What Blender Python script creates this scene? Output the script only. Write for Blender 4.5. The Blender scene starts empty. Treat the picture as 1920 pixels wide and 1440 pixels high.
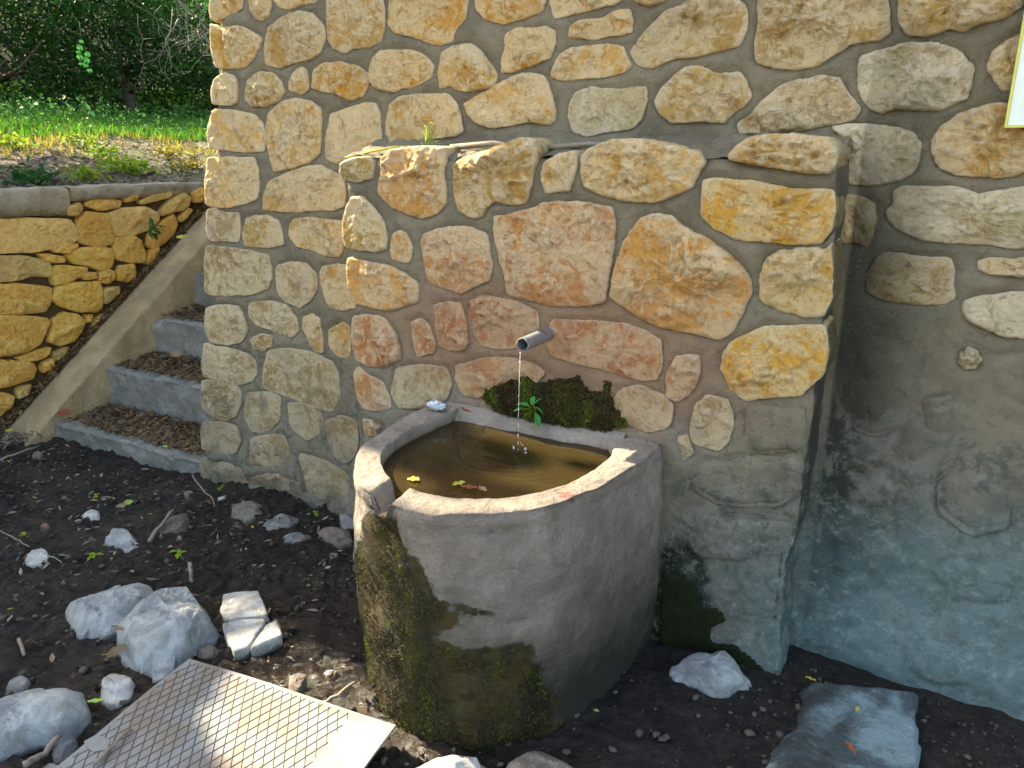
import bpy, math, random
import numpy as np
from mathutils import Vector, Matrix
random.seed(7); rng = np.random.default_rng(7)
R = math.radians
sc = bpy.context.scene
col = sc.collection

# ------------------------------------------------------------------ camera
PITCH, YAW, FPX = 16.6, 29.5, 1440.0
CAM = np.array([0.0, -2.134, 1.5])
cd = bpy.data.cameras.new('camera'); cam = bpy.data.objects.new('camera', cd); col.objects.link(cam)
cam.location = CAM; cam.rotation_euler = (R(90 - PITCH), 0, R(YAW))
cd.sensor_width = 36; cd.lens = 36 * FPX / 1920; cd.clip_start = 0.05; cd.clip_end = 600
sc.camera = cam

# ------------------------------------------------------------------ light
SUN_EL, SUN_AZ = 37.0, 5.0          # azimuth: degrees behind the wall plane, coming from -x
sdir = np.array([-math.cos(R(SUN_EL)) * math.cos(R(SUN_AZ)), math.cos(R(SUN_EL)) * math.sin(R(SUN_AZ)), math.sin(R(SUN_EL))])
w = bpy.data.worlds.new('World'); sc.world = w; w.use_nodes = True
nt = w.node_tree; bg = nt.nodes['Background']
sky = nt.nodes.new('ShaderNodeTexSky'); sky.sky_type = 'NISHITA'; sky.sun_disc = False
sky.sun_elevation = R(SUN_EL); sky.sun_rotation = math.atan2(sdir[0], sdir[1])
sky.air_density = 1.0; sky.dust_density = 3.0; sky.ozone_density = 1.0
nt.links.new(sky.outputs[0], bg.inputs[0]); bg.inputs[1].default_value = 0.15
sd = bpy.data.lights.new('sun', 'SUN'); sd.energy = 5.0; sd.angle = R(0.5); sd.color = (1.0, 0.90, 0.74)
so = bpy.data.objects.new('sun', sd); col.objects.link(so)
so.rotation_euler = Vector(sdir).to_track_quat('Z', 'Y').to_euler()
vs = sc.view_settings
vs.view_transform = 'Standard'; vs.look = 'None'; vs.gamma = 1; vs.use_curve_mapping = False; vs.exposure = 2.5
vs.use_white_balance = True; vs.white_balance_temperature = 7600; vs.white_balance_tint = 10

# ------------------------------------------------------------------ helpers
def ray(px, py):
    a, b = (px - 960) / FPX, (720 - py) / FPX
    cp, sp, cy, sy = math.cos(R(PITCH)), math.sin(R(PITCH)), math.cos(R(YAW)), math.sin(R(YAW))
    f = cp + b * sp; z = b * cp - sp
    return np.array([-sy * f + cy * a, cy * f + sy * a, z])
def onplane(px, py, axis, val):
    d = ray(px, py); t = (val - CAM[axis]) / d[axis]
    return CAM + d * t
def P(s):                       # 'x,y x,y ...' -> list of pixel points
    return [tuple(float(v) for v in q.split(',')) for q in s.split()]

def _hash(ix, iy, iz):
    h = (ix * 374761393 + iy * 668265263 + iz * 2147483647) & 0xffffffff
    h = ((h ^ (h >> 13)) * 1274126177) & 0xffffffff
    h = ((h ^ (h >> 16)) * 2246822519) & 0xffffffff
    return ((h ^ (h >> 15)) & 0xffffff) / float(0xffffff) * 2 - 1
def vnoise(p):
    p = np.asarray(p, float); i = np.floor(p).astype(np.int64); f = p - i; f = f * f * f * (f * (f * 6 - 15) + 10)
    out = 0
    for dx in (0, 1):
        for dy in (0, 1):
            for dz in (0, 1):
                wgt = (f[..., 0] if dx else 1 - f[..., 0]) * (f[..., 1] if dy else 1 - f[..., 1]) * (f[..., 2] if dz else 1 - f[..., 2])
                out = out + wgt * _hash(i[..., 0] + dx, i[..., 1] + dy, i[..., 2] + dz)
    return out
def fbm(p, freq=1.0, octv=4, gain=0.5, seed=0):
    p = np.asarray(p, float) * freq + seed * 17.37; a = 1.0; s = 0; n = 0
    for k in range(octv):
        s = s + a * vnoise(p); n += a; a *= gain; p = p * 2.03 + 11.1
    return s / n
def sstep(a, b, x):
    t = np.clip((x - a) / (b - a), 0, 1); return t * t * (3 - 2 * t)

def mesh(name, V, F, mat=None, parent=None, smooth=True, loc=None, link=True):
    V = np.asarray(V, float)
    if loc is not None: V = V - np.asarray(loc)
    m = bpy.data.meshes.new(name)
    F = np.asarray(F) if not isinstance(F, list) else F
    m.from_pydata(V.tolist(), [], F.tolist() if not isinstance(F, list) else F)
    if mat: m.materials.append(mat)
    if smooth: m.shade_smooth()
    m.update()
    o = bpy.data.objects.new(name, m)
    if loc is not None: o.location = loc
    if link: col.objects.link(o)
    if parent is not None:
        o.parent = parent
        if loc is not None: o.location = Vector(loc) - parent.location
        else: o.location = -parent.location
    return o
def tag(o, label=None, cat=None, group=None, kind=None):
    if label: o['label'] = label
    if cat: o['category'] = cat
    if group: o['group'] = group
    if kind: o['kind'] = kind
    return o
def empty(name, loc, label, cat, group=None):
    o = bpy.data.objects.new(name, None); o.location = loc; o.empty_display_size = 0.1; col.objects.link(o)
    return tag(o, label, cat, group)
def grid_faces(n, m):           # n rows, m cols -> quads
    a = np.arange(n * m).reshape(n, m)
    return np.stack([a[:-1, :-1], a[:-1, 1:], a[1:, 1:], a[1:, :-1]], -1).reshape(-1, 4)
def tube(pts, rad, seg=8, cap=True):
    pts = [Vector(p) for p in pts]; V = []; F = []
    rads = rad if hasattr(rad, '__len__') else [rad] * len(pts)
    up = Vector((0.13, 0.21, 1)).normalized()
    for i, p in enumerate(pts):
        d = (pts[min(i + 1, len(pts) - 1)] - pts[max(i - 1, 0)]).normalized()
        a = d.cross(up)
        if a.length < 1e-3: a = d.cross(Vector((1, 0, 0)))
        a.normalize(); b = d.cross(a)
        for k in range(seg):
            t = 2 * math.pi * k / seg; V.append(tuple(p + (a * math.cos(t) + b * math.sin(t)) * rads[i]))
    for i in range(len(pts) - 1):
        for k in range(seg):
            k2 = (k + 1) % seg; F.append((i * seg + k, i * seg + k2, (i + 1) * seg + k2, (i + 1) * seg + k))
    if cap:
        F.append(tuple(range(seg))[::-1]); F.append(tuple(range((len(pts) - 1) * seg, len(pts) * seg)))
    return V, F
class Acc:
    def __init__(s): s.V = []; s.F = []; s.n = 0
    def add(s, V, F):
        s.V.extend([tuple(v) for v in V]); s.F.extend([tuple(int(i) + s.n for i in f) for f in F]); s.n += len(V)
    def tube(s, *a, **k): s.add(*tube(*a, **k))
    def build(s, name, mat, parent=None, **k): return mesh(name, s.V, s.F, mat, parent, **k)
def leaf_mesh(C, N, L, Wd, rg, fold=0.25):
    """pointed folded leaves: centre C, normal N, length L, width Wd  -> V (n*6), F"""
    n = len(C); C = np.asarray(C); N = N / np.linalg.norm(N, axis=1)[:, None]
    t = rg.normal(size=(n, 3)); T = np.cross(N, t); T /= np.linalg.norm(T, axis=1)[:, None] + 1e-9
    B = np.cross(N, T); L = np.asarray(L)[:, None]; Wd = np.asarray(Wd)[:, None]
    a = C - T * L / 2; b = C + T * L / 2
    m1 = C - T * L * .12; m2 = C + T * L * .2
    l1 = m1 + B * Wd / 2 + N * Wd * fold; r1 = m1 - B * Wd / 2 + N * Wd * fold
    l2 = m2 + B * Wd * .38 + N * Wd * fold * .7; r2 = m2 - B * Wd * .38 + N * Wd * fold * .7
    b = b + N * L * rg.normal(0, .12, (n, 1))
    V = np.stack([a, l1, l2, b, r2, r1], 1).reshape(-1, 3)
    k = np.arange(n)[:, None] * 6
    F = np.concatenate([k + np.array([[0, 3, 2, 1]]), k + np.array([[0, 5, 4, 3]])], 0)
    return V, F

# ------------------------------------------------------------------ materials
class NB:
    def __init__(s, name):
        s.m = bpy.data.materials.new(name); s.m.use_nodes = True; s.t = s.m.node_tree
        s.bsdf = s.t.nodes['Principled BSDF']; s.out = s.t.nodes['Material Output']
        g = s.t.nodes.new('ShaderNodeNewGeometry'); s.pos = g.outputs['Position']; s.nrm = g.outputs['Normal']
        s.b = None
    def L(s, a, b): s.t.links.new(a, b)
    def _in(s, sock, v):
        if isinstance(v, (int, float)): sock.default_value = v
        elif isinstance(v, (tuple, list)): sock.default_value = tuple(v) + ((1,) if len(v) == 3 and sock.type == 'RGBA' else ())
        else: s.L(v, sock)
    def noise(s, scale, detail=6, rough=.6, dist=0, vec=None, stretch=None):
        n = s.t.nodes.new('ShaderNodeTexNoise'); n.inputs['Scale'].default_value = scale; n.inputs['Detail'].default_value = detail
        n.inputs['Roughness'].default_value = rough; n.inputs['Distortion'].default_value = dist
        v = vec or s.pos
        if stretch:
            mp = s.t.nodes.new('ShaderNodeMapping'); s.L(v, mp.inputs[0]); mp.inputs['Scale'].default_value = stretch; v = mp.outputs[0]
        s.L(v, n.inputs['Vector']); return n.outputs['Fac']
    def voro(s, scale, feature='F1', vec=None, rnd=1):
        n = s.t.nodes.new('ShaderNodeTexVoronoi'); n.feature = feature; n.inputs['Scale'].default_value = scale
        s.L(vec or s.pos, n.inputs['Vector']); n.inputs['Randomness'].default_value = rnd
        return n.outputs['Distance']
    def ramp(s, x, *st):
        n = s.t.nodes.new('ShaderNodeValToRGB'); s.L(x, n.inputs[0]); e = n.color_ramp.elements
        while len(e) < len(st): e.new(0.5)
        for i, (p, c) in enumerate(st):
            e[i].position = p; e[i].color = tuple(c) + (1,) if hasattr(c, '__len__') else (c, c, c, 1)
        return n.outputs[0]
    def math(s, op, a, b=0.0, clamp=False):
        n = s.t.nodes.new('ShaderNodeMath'); n.operation = op; n.use_clamp = clamp; s._in(n.inputs[0], a); s._in(n.inputs[1], b); return n.outputs[0]
    def mix(s, f, a, b, mode='MIX'):
        n = s.t.nodes.new('ShaderNodeMix'); n.data_type = 'RGBA'; n.blend_type = mode
        s._in(n.inputs[0], f); s._in(n.inputs[6], a); s._in(n.inputs[7], b); return n.outputs[2]
    def sep(s, v=None):
        n = s.t.nodes.new('ShaderNodeSeparateXYZ'); s.L(v or s.pos, n.inputs[0]); return n.outputs
    def smooth(s, x, a, b):
        n = s.t.nodes.new('ShaderNodeMapRange'); n.interpolation_type = 'SMOOTHSTEP'; s._in(n.inputs[0], x)
        n.inputs[1].default_value = a; n.inputs[2].default_value = b; return n.outputs[0]
    def blob(s, ax, ca, ra, bx, cb, rb, warp=.5, wscale=5, soft=.25):
        """mask 1 inside an ellipse over two position axes, edge broken by noise"""
        xyz = s.sep(); da = s.math('DIVIDE', s.math('SUBTRACT', xyz[ax], ca), ra); db = s.math('DIVIDE', s.math('SUBTRACT', xyz[bx], cb), rb)
        d = s.math('SQRT', s.math('ADD', s.math('MULTIPLY', da, da), s.math('MULTIPLY', db, db)))
        d = s.math('ADD', d, s.math('MULTIPLY', s.math('SUBTRACT', s.noise(wscale, 6, .6), .5), warp * 2))
        return s.smooth(d, 1 + soft, 1 - soft)
    def bump(s, h, strength=.5, dist=.01):
        n = s.t.nodes.new('ShaderNodeBump'); n.inputs['Strength'].default_value = strength; n.inputs['Distance'].default_value = dist
        s.L(h, n.inputs['Height'])
        if s.b: s.L(s.b, n.inputs['Normal'])
        s.b = n.outputs[0]; s.L(s.b, s.bsdf.inputs['Normal'])
    def done(s, colr=None, rough=.9, spec=.3):
        if colr is not None: s._in(s.bsdf.inputs['Base Color'], colr)
        s._in(s.bsdf.inputs['Roughness'], rough); s.bsdf.inputs['Specular IOR Level'].default_value = spec
        return s.m
def plain(name, c, rough=.8, spec=.3, var=.25, sc_=20, bump=.3):
    b = NB(name); n = b.noise(sc_, 5)
    c2 = b.mix(n, tuple(v * (1 - var) for v in c), tuple(min(1, v * (1 + var)) for v in c))
    if bump: b.bump(b.noise(sc_ * 5, 6), bump, .004)
    return b.done(c2, rough, spec)

PLAST = (0.290, 0.262, 0.180)
def wall_stains_and_light(b, c, strength=1.0, z_damp_cool=.55):
    """wall tones: rusty wash round the spout, damp foot with cool light painted in, dark corner, moss"""
    pink = b.blob(0, -1.12, .62, 2, .88, .26, .25, 4, .45)
    c = b.mix(b.math('MULTIPLY', pink, .50 * strength), c, (.48, .25, .145))
    z = b.sep()[2]; n = b.noise(3.0, 6, .65, stretch=(1, 1, .5))
    lowz = b.smooth(b.math('ADD', z, b.math('MULTIPLY', b.math('SUBTRACT', n, .5), .7)), z_damp_cool + .35, z_damp_cool - .35)
    xr = b.smooth(b.sep()[0], -.9, -.1)
    green = b.mix(xr, (.27, .245, .19), (.12, .205, .205))  # teal towards the right: cool light painted in along with the damp
    c = b.mix(b.math('MULTIPLY', lowz, b.math('ADD', .36, b.math('MULTIPLY', xr, .3))), c, green)
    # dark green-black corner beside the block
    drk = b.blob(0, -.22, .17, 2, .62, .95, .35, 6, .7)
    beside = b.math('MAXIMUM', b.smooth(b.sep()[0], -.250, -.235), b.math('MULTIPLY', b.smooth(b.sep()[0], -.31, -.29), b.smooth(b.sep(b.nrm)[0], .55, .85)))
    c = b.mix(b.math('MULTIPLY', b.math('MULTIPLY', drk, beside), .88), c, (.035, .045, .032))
    foot = b.smooth(b.math('ADD', z, b.math('MULTIPLY', b.math('SUBTRACT', b.noise(6, 6, .7), .5), .3)), .10, .0)
    c = b.mix(b.math('MULTIPLY', foot, .3), c, (.08, .095, .085))
    moss = b.blob(0, -.60, .11, 2, .13, .22, .35, 9, .12)
    c = b.mix(moss, c, (.018, .025, .01))
    return c
def mat_stone():
    b = NB('limestone'); oi = b.t.nodes.new('ShaderNodeObjectInfo'); base = oi.outputs['Color']; al = oi.outputs['Alpha']
    v = b.t.nodes.new('ShaderNodeVectorMath'); v.operation = 'ADD'; b.L(b.pos, v.inputs[0])
    sc3 = b.t.nodes.new('ShaderNodeVectorMath'); sc3.operation = 'SCALE'; b.L(oi.outputs['Random'], sc3.inputs[0]); sc3.inputs['Scale'].default_value = 37.0
    cmb = b.t.nodes.new('ShaderNodeCombineXYZ'); b.L(oi.outputs['Random'], cmb.inputs[0]); b.L(oi.outputs['Random'], cmb.inputs[1])
    b.L(cmb.outputs[0], sc3.inputs[0]); b.L(sc3.outputs[0], v.inputs[1]); vec = v.outputs[0]
    n1 = b.noise(7, 5, .6, .6, vec); n2 = b.noise(22, 8, .72, .8, vec); n3 = b.noise(95, 6, .75, 0, vec); n4 = b.noise(12, 6, .7, 1.2, vec); n5 = b.noise(48, 7, .75, 1.0, vec)
    big = b.noise(4.5, 6, .65, 1.0, vec); med = b.noise(14, 9, .74, 1.4, vec)
    cream = b.mix(.58, base, (.97, .80, .48)); deep = b.mix(1.0, base, (1.18, .98, .62), 'MULTIPLY')
    c = b.mix(b.smooth(b.math('ADD', b.math('MULTIPLY', big, .5), b.math('MULTIPLY', med, .5)), .475, .565), cream, deep)
    c = b.mix(b.math('MULTIPLY', b.smooth(n1, .54, .66), .4), c, b.mix(.5, base, (.46, .44, .37)))
    c = b.mix(b.math('MULTIPLY', b.smooth(n2, .54, .64), .6), c, b.mix(1.0, base, (.70, .52, .30), 'MULTIPLY'))
    c = b.mix(b.math('MULTIPLY', b.smooth(n5, .55, .64), .5), c, b.mix(1.0, c, (.55, .42, .28), 'MULTIPLY'))
    c = b.mix(b.math('MULTIPLY', b.smooth(n3, .56, .68), .5), c, b.mix(1.0, c, (.5, .43, .34), 'MULTIPLY'))
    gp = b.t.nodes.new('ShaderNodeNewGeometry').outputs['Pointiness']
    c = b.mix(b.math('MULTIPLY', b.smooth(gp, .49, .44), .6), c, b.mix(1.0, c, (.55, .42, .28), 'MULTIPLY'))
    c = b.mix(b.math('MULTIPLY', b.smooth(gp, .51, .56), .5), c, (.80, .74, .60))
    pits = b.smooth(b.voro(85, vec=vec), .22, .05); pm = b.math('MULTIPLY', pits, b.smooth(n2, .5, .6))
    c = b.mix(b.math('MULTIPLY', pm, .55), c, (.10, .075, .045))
    # plaster smeared over it
    cov = b.smooth(b.math('ADD', b.noise(9, 7, .7, .5), b.math('MULTIPLY', al, .70)), .78, 1.02)
    pl = b.mix(b.noise(30, 6), tuple(x * .8 for x in PLAST), tuple(x * 1.15 for x in PLAST))
    c = b.mix(b.math('MULTIPLY', cov, .9), c, pl)
    c = wall_stains_and_light(b, c, .75)
    b.bump(n2, 1.0, .030); b.bump(n5, 1.0, .016); b.bump(n3, 1.0, .008); b.bump(b.noise(260, 4, .7, 0, vec), .8, .003)
    b.bump(b.math('MULTIPLY', pm, -1.0), .7, .004)
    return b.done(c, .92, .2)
def mat_mortar():
    b = NB('mortar')
    n1 = b.noise(4, 6, .6); n2 = b.noise(30, 8, .7, .4); n3 = b.noise(180, 5, .7)
    c = b.mix(b.smooth(n1, .35, .65), tuple(x * .78 for x in PLAST), tuple(x * 1.15 for x in PLAST))
    c = b.mix(b.math('MULTIPLY', b.smooth(n2, .5, .66), .6), c, (.36, .30, .20))
    c = b.mix(b.math('MULTIPLY', b.smooth(n2, .46, .36), .5), c, (.17, .16, .13))
    c = b.mix(b.math('MULTIPLY', b.smooth(n3, .6, .75), .5), c, (.12, .105, .085))
    st = b.noise(7, 6, .65, .3, stretch=(1, 1, .22))
    c = b.mix(b.math('MULTIPLY', b.smooth(st, .55, .72), .3), c, (.13, .12, .095))
    c = wall_stains_and_light(b, c, 1.0)
    z = b.sep()[2]; low = b.smooth(z, 1.0, .6); bn = b.noise(7, 9, .72, .6); bm = b.noise(18, 8, .72, .4)
    c = b.mix(b.math('MULTIPLY', b.math('MULTIPLY', b.smooth(bn, .50, .60), low), .65), c, (.33, .32, .26))
    c = b.mix(b.math('MULTIPLY', b.math('MULTIPLY', b.smooth(bm, .51, .62), low), .6), c, (.065, .095, .080))
    # bluish light low on the right, painted into the mortar colour
    blue_light = b.blob(0, .25, .62, 2, .10, .36, .5, 6, .5)
    c = b.mix(b.math('MULTIPLY', blue_light, b.math('ADD', .25, b.math('MULTIPLY', bn, .55))), c, (.20, .36, .38))
    c = b.mix(b.math('MULTIPLY', b.smooth(n3, .45, .33), .35), c, (.40, .37, .30))
    lo2 = b.math('MULTIPLY', b.smooth(z, .75, .35), b.smooth(b.sep()[0], -2.0, -.5)); g1 = b.noise(34, 9, .78, .3); g2 = b.noise(13, 9, .75, .5)
    c = b.mix(b.math('MULTIPLY', b.math('MULTIPLY', b.smooth(g1, .53, .62), lo2), .7), c, (.36, .43, .40))
    c = b.mix(b.math('MULTIPLY', b.math('MULTIPLY', b.smooth(g1, .46, .38), lo2), .4), c, (.08, .105, .095))
    c = b.mix(b.math('MULTIPLY', b.math('MULTIPLY', b.smooth(g2, .54, .62), lo2), .4), c, (.11, .125, .10))
    b.bump(g2, .9, .035); b.bump(n2, 1.0, .024); b.bump(g1, .8, .012); b.bump(n3, 1.0, .006)
    return b.done(c, .93, .2)
def mat_concrete(name, base, dirt=(.10, .085, .06), amt=.5):
    b = NB(name); n1 = b.noise(5, 6, .65, .4); n2 = b.noise(40, 7, .7); n3 = b.noise(200, 5, .7)
    c = b.mix(b.smooth(n1, .35, .7), tuple(x * .75 for x in base), tuple(min(1, x * 1.15) for x in base))
    c = b.mix(b.math('MULTIPLY', b.smooth(n2, .52, .72), amt), c, dirt)
    c = b.mix(b.math('MULTIPLY', b.smooth(n3, .6, .75), .4), c, tuple(x * .4 for x in base))
    b.bump(n2, 1.0, .018); b.bump(n3, .9, .005); b.bump(n1, .8, .02)
    return b.done(c, .88, .25)
M = {}
M['stone'] = mat_stone(); M['mortar'] = mat_mortar()
M['step'] = mat_concrete('step_concrete', (.29, .285, .245))
M['kerb'] = mat_concrete('kerb_concrete', (.48, .36, .20), (.16, .13, .09), .35)  # ochre base carries the warm bounced light on the kerb
M['slab'] = mat_concrete('slab_concrete', (.25, .30, .29), (.035, .04, .035), .8)
M['cap'] = mat_concrete('cap_stone', (.36, .31, .21), (.12, .09, .05), .6)

def mat_dry():                  # retaining wall stones, stronger ochre
    b = NB('ochre_limestone'); oi = b.t.nodes.new('ShaderNodeObjectInfo'); base = oi.outputs['Color']
    n1 = b.noise(9, 8, .7, 1.0); n2 = b.noise(40, 7, .7, .5); n3 = b.noise(160, 5, .7)
    c = b.mix(b.smooth(n1, .45, .58), base, b.mix(.40, base, (.98, .72, .24)))
    c = b.mix(b.math('MULTIPLY', b.smooth(n2, .5, .7), .6), c, b.mix(1.0, base, (.55, .45, .35), 'MULTIPLY'))
    b.bump(n2, 1.0, .028); b.bump(n3, .9, .007)
    return b.done(c, .92, .2)
M['dry'] = mat_dry()
def mat_rock():
    b = NB('field_rock'); oi = b.t.nodes.new('ShaderNodeObjectInfo'); base = oi.outputs['Color']
    n1 = b.noise(12, 6, .62, .6); n2 = b.noise(45, 8, .72, .5); n3 = b.noise(220, 5, .7)
    c = b.mix(b.smooth(n1, .38, .62), b.mix(1.0, base, (.62, .62, .62), 'MULTIPLY'), base)
    c = b.mix(b.math('MULTIPLY', b.smooth(n2, .55, .7), .55), c, b.mix(1.0, base, (.68, .54, .37), 'MULTIPLY'))
    c = b.mix(b.math('MULTIPLY', b.smooth(b.noise(6, 7, .7, .5), .52, .62), .5), c, b.mix(1.0, base, (.55, .52, .46), 'MULTIPLY'))
    tc = b.t.nodes.new('ShaderNodeTexCoord'); z = b.sep(tc.outputs['Object'])[2]
    dirt = b.smooth(b.math('ADD', z, b.math('MULTIPLY', b.math('SUBTRACT', b.noise(25, 6, .7), .5), .05)), .012, -.008)
    c = b.mix(b.math('MULTIPLY', dirt, .75), c, (.06, .052, .04))
    c = b.mix(b.math('MULTIPLY', b.smooth(n3, .58, .7), .5), c, (.12, .11, .09))
    b.bump(n2, 1.0, .022); b.bump(n3, .9, .006)
    return b.done(c, .85, .3)
M['rock'] = mat_rock()
def mat_mud():
    b = NB('mud'); n1 = b.noise(3, 6, .6, .5); n2 = b.noise(30, 8, .75, .3); n3 = b.noise(140, 6, .75)
    c = b.mix(b.smooth(n2, .4, .7), (.011, .009, .0065), (.062, .049, .033))
    c = b.mix(b.math('MULTIPLY', b.smooth(n3, .58, .74), .6), c, (.085, .075, .055))
    dry = b.smooth(b.sep()[0], -1.9, -3.2)
    c = b.mix(b.math('MULTIPLY', dry, b.math('MULTIPLY', b.smooth(n1, .4, .65), .6)), c, (.095, .075, .05))
    wet = b.blob(0, -1.72, .46, 1, -.85, .60, .35, 5, .3)
    wet2 = b.blob(0, -.9, .75, 1, -1.0, .38, .35, 6, .3)
    wt = b.math('MAXIMUM', wet, b.math('MULTIPLY', wet2, .8))
    c = b.mix(b.math('MULTIPLY', wt, .7), c, (.036, .024, .013))
    yy = b.sep()[1]; path = b.smooth(b.math('ADD', yy, b.math('MULTIPLY', n1, .4)), -1.9, -2.3)  # path: mask of the unseen ground added behind the camera
    c = b.mix(path, c, (.46, .36, .23))  # pale unseen ground behind the camera, added to bounce warm light
    b.bump(n2, 1.0, .05); b.bump(b.noise(75, 7, .75), 1.0, .020); b.bump(n3, 1.0, .009)
    rr = b.mix(wt, (.9, .9, .9), (.10, .10, .10))
    return b.done(c, rr, .5)
M['mud'] = mat_mud()
def mat_hill():
    b = NB('hill_soil'); n1 = b.noise(1.6, 6, .65, .5); n2 = b.noise(14, 8, .75); n3 = b.noise(70, 5, .7)
    c = b.mix(b.smooth(n1, .38, .6), (.13, .115, .085), (.055, .075, .022))
    c = b.mix(b.math('MULTIPLY', b.smooth(n2, .5, .68), .6), c, (.28, .25, .20))
    c = b.mix(b.smooth(b.sep()[0], -8.2, -9.8), c, (.008, .022, .005))
    b.bump(n2, 1, .03); b.bump(n3, .8, .01)
    return b.done(c, .95, .1)
M['hill'] = mat_hill()
def mat_leaf(name, c1, c2, trans=.35, sc_=3.0, rough=.55):
    b = NB(name); g = b.t.nodes.new('ShaderNodeNewGeometry')
    f = b.math('ADD', b.math('MULTIPLY', g.outputs['Random Per Island'], .6), b.math('MULTIPLY', b.noise(sc_, 3), .5), True)
    c = b.mix(f, c1, c2); b._in(b.bsdf.inputs['Base Color'], c); b.bsdf.inputs['Roughness'].default_value = rough
    b.bsdf.inputs['Specular IOR Level'].default_value = .08
    if trans:
        tr = b.t.nodes.new('ShaderNodeBsdfTranslucent'); b.L(c, tr.inputs[0])
        mx = b.t.nodes.new('ShaderNodeMixShader'); mx.inputs[0].default_value = trans
        b.L(b.bsdf.outputs[0], mx.inputs[1]); b.L(tr.outputs[0], mx.inputs[2]); b.L(mx.outputs[0], b.out.inputs[0])
    return b.m
M['leaf_dark'] = mat_leaf('dark_foliage', (.004, .021, .004), (.018, .075, .009), .2)
M['leaf_mid'] = mat_leaf('mid_foliage', (.010, .06, .02), (.045, .15, .03), .3)
M['leaf_weed'] = mat_leaf('weed_foliage', (.015, .085, .045), (.09, .22, .04), .3, 1.2)
M['litter_dark'] = mat_leaf('dark_dead_leaves', (.018, .013, .010), (.13, .085, .05), .05, 9, .8)
M['leaf_bright'] = mat_leaf('bright_foliage', (.08, .22, .02), (.30, .38, .04), .4, 8)
M['grass'] = mat_leaf('grass', (.010, .12, .03), (.12, .28, .015), .35, 1.5)
M['grass_dry'] = mat_leaf('dry_grass', (.14, .16, .03), (.36, .28, .06), .35, 1.5)
M['litter'] = mat_leaf('dead_leaves', (.05, .028, .014), (.26, .17, .085), .1, 9, .8)
M['litter_grey'] = mat_leaf('grey_dead_leaves', (.08, .07, .05), (.30, .26, .20), .1, 9, .8)
M['litter_yellow'] = mat_leaf('yellow_leaves', (.42, .34, .05), (.50, .46, .12), .3, 9, .6)
def mat_moss():
    b = NB('moss'); g = b.t.nodes.new('ShaderNodeNewGeometry')
    st = b.noise(11, 6, .65, .3, stretch=(1, 1, .3))
    c = b.mix(g.outputs['Random Per Island'], (.018, .017, .006), (.075, .056, .018))
    c = b.mix(b.smooth(st, .50, .60), c, (.075, .095, .008)); c = b.mix(b.smooth(st, .46, .38), c, (.035, .022, .009))
    return b.done(c, .8, .2)
M['moss'] = mat_moss()
M['bark'] = plain('bark', (.12, .10, .08), .95, .1, .4, 14, .6)
M['twig'] = plain('twig_wood', (.20, .17, .13), .9, .2, .35, 30, .4)
M['dark'] = plain('joint_soil', (.085, .058, .028), .95, .1, .4, 25, .6)
M['plant'] = mat_leaf('plant_leaf', (.025, .17, .045), (.06, .26, .06), .3, 20, .5)

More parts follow.
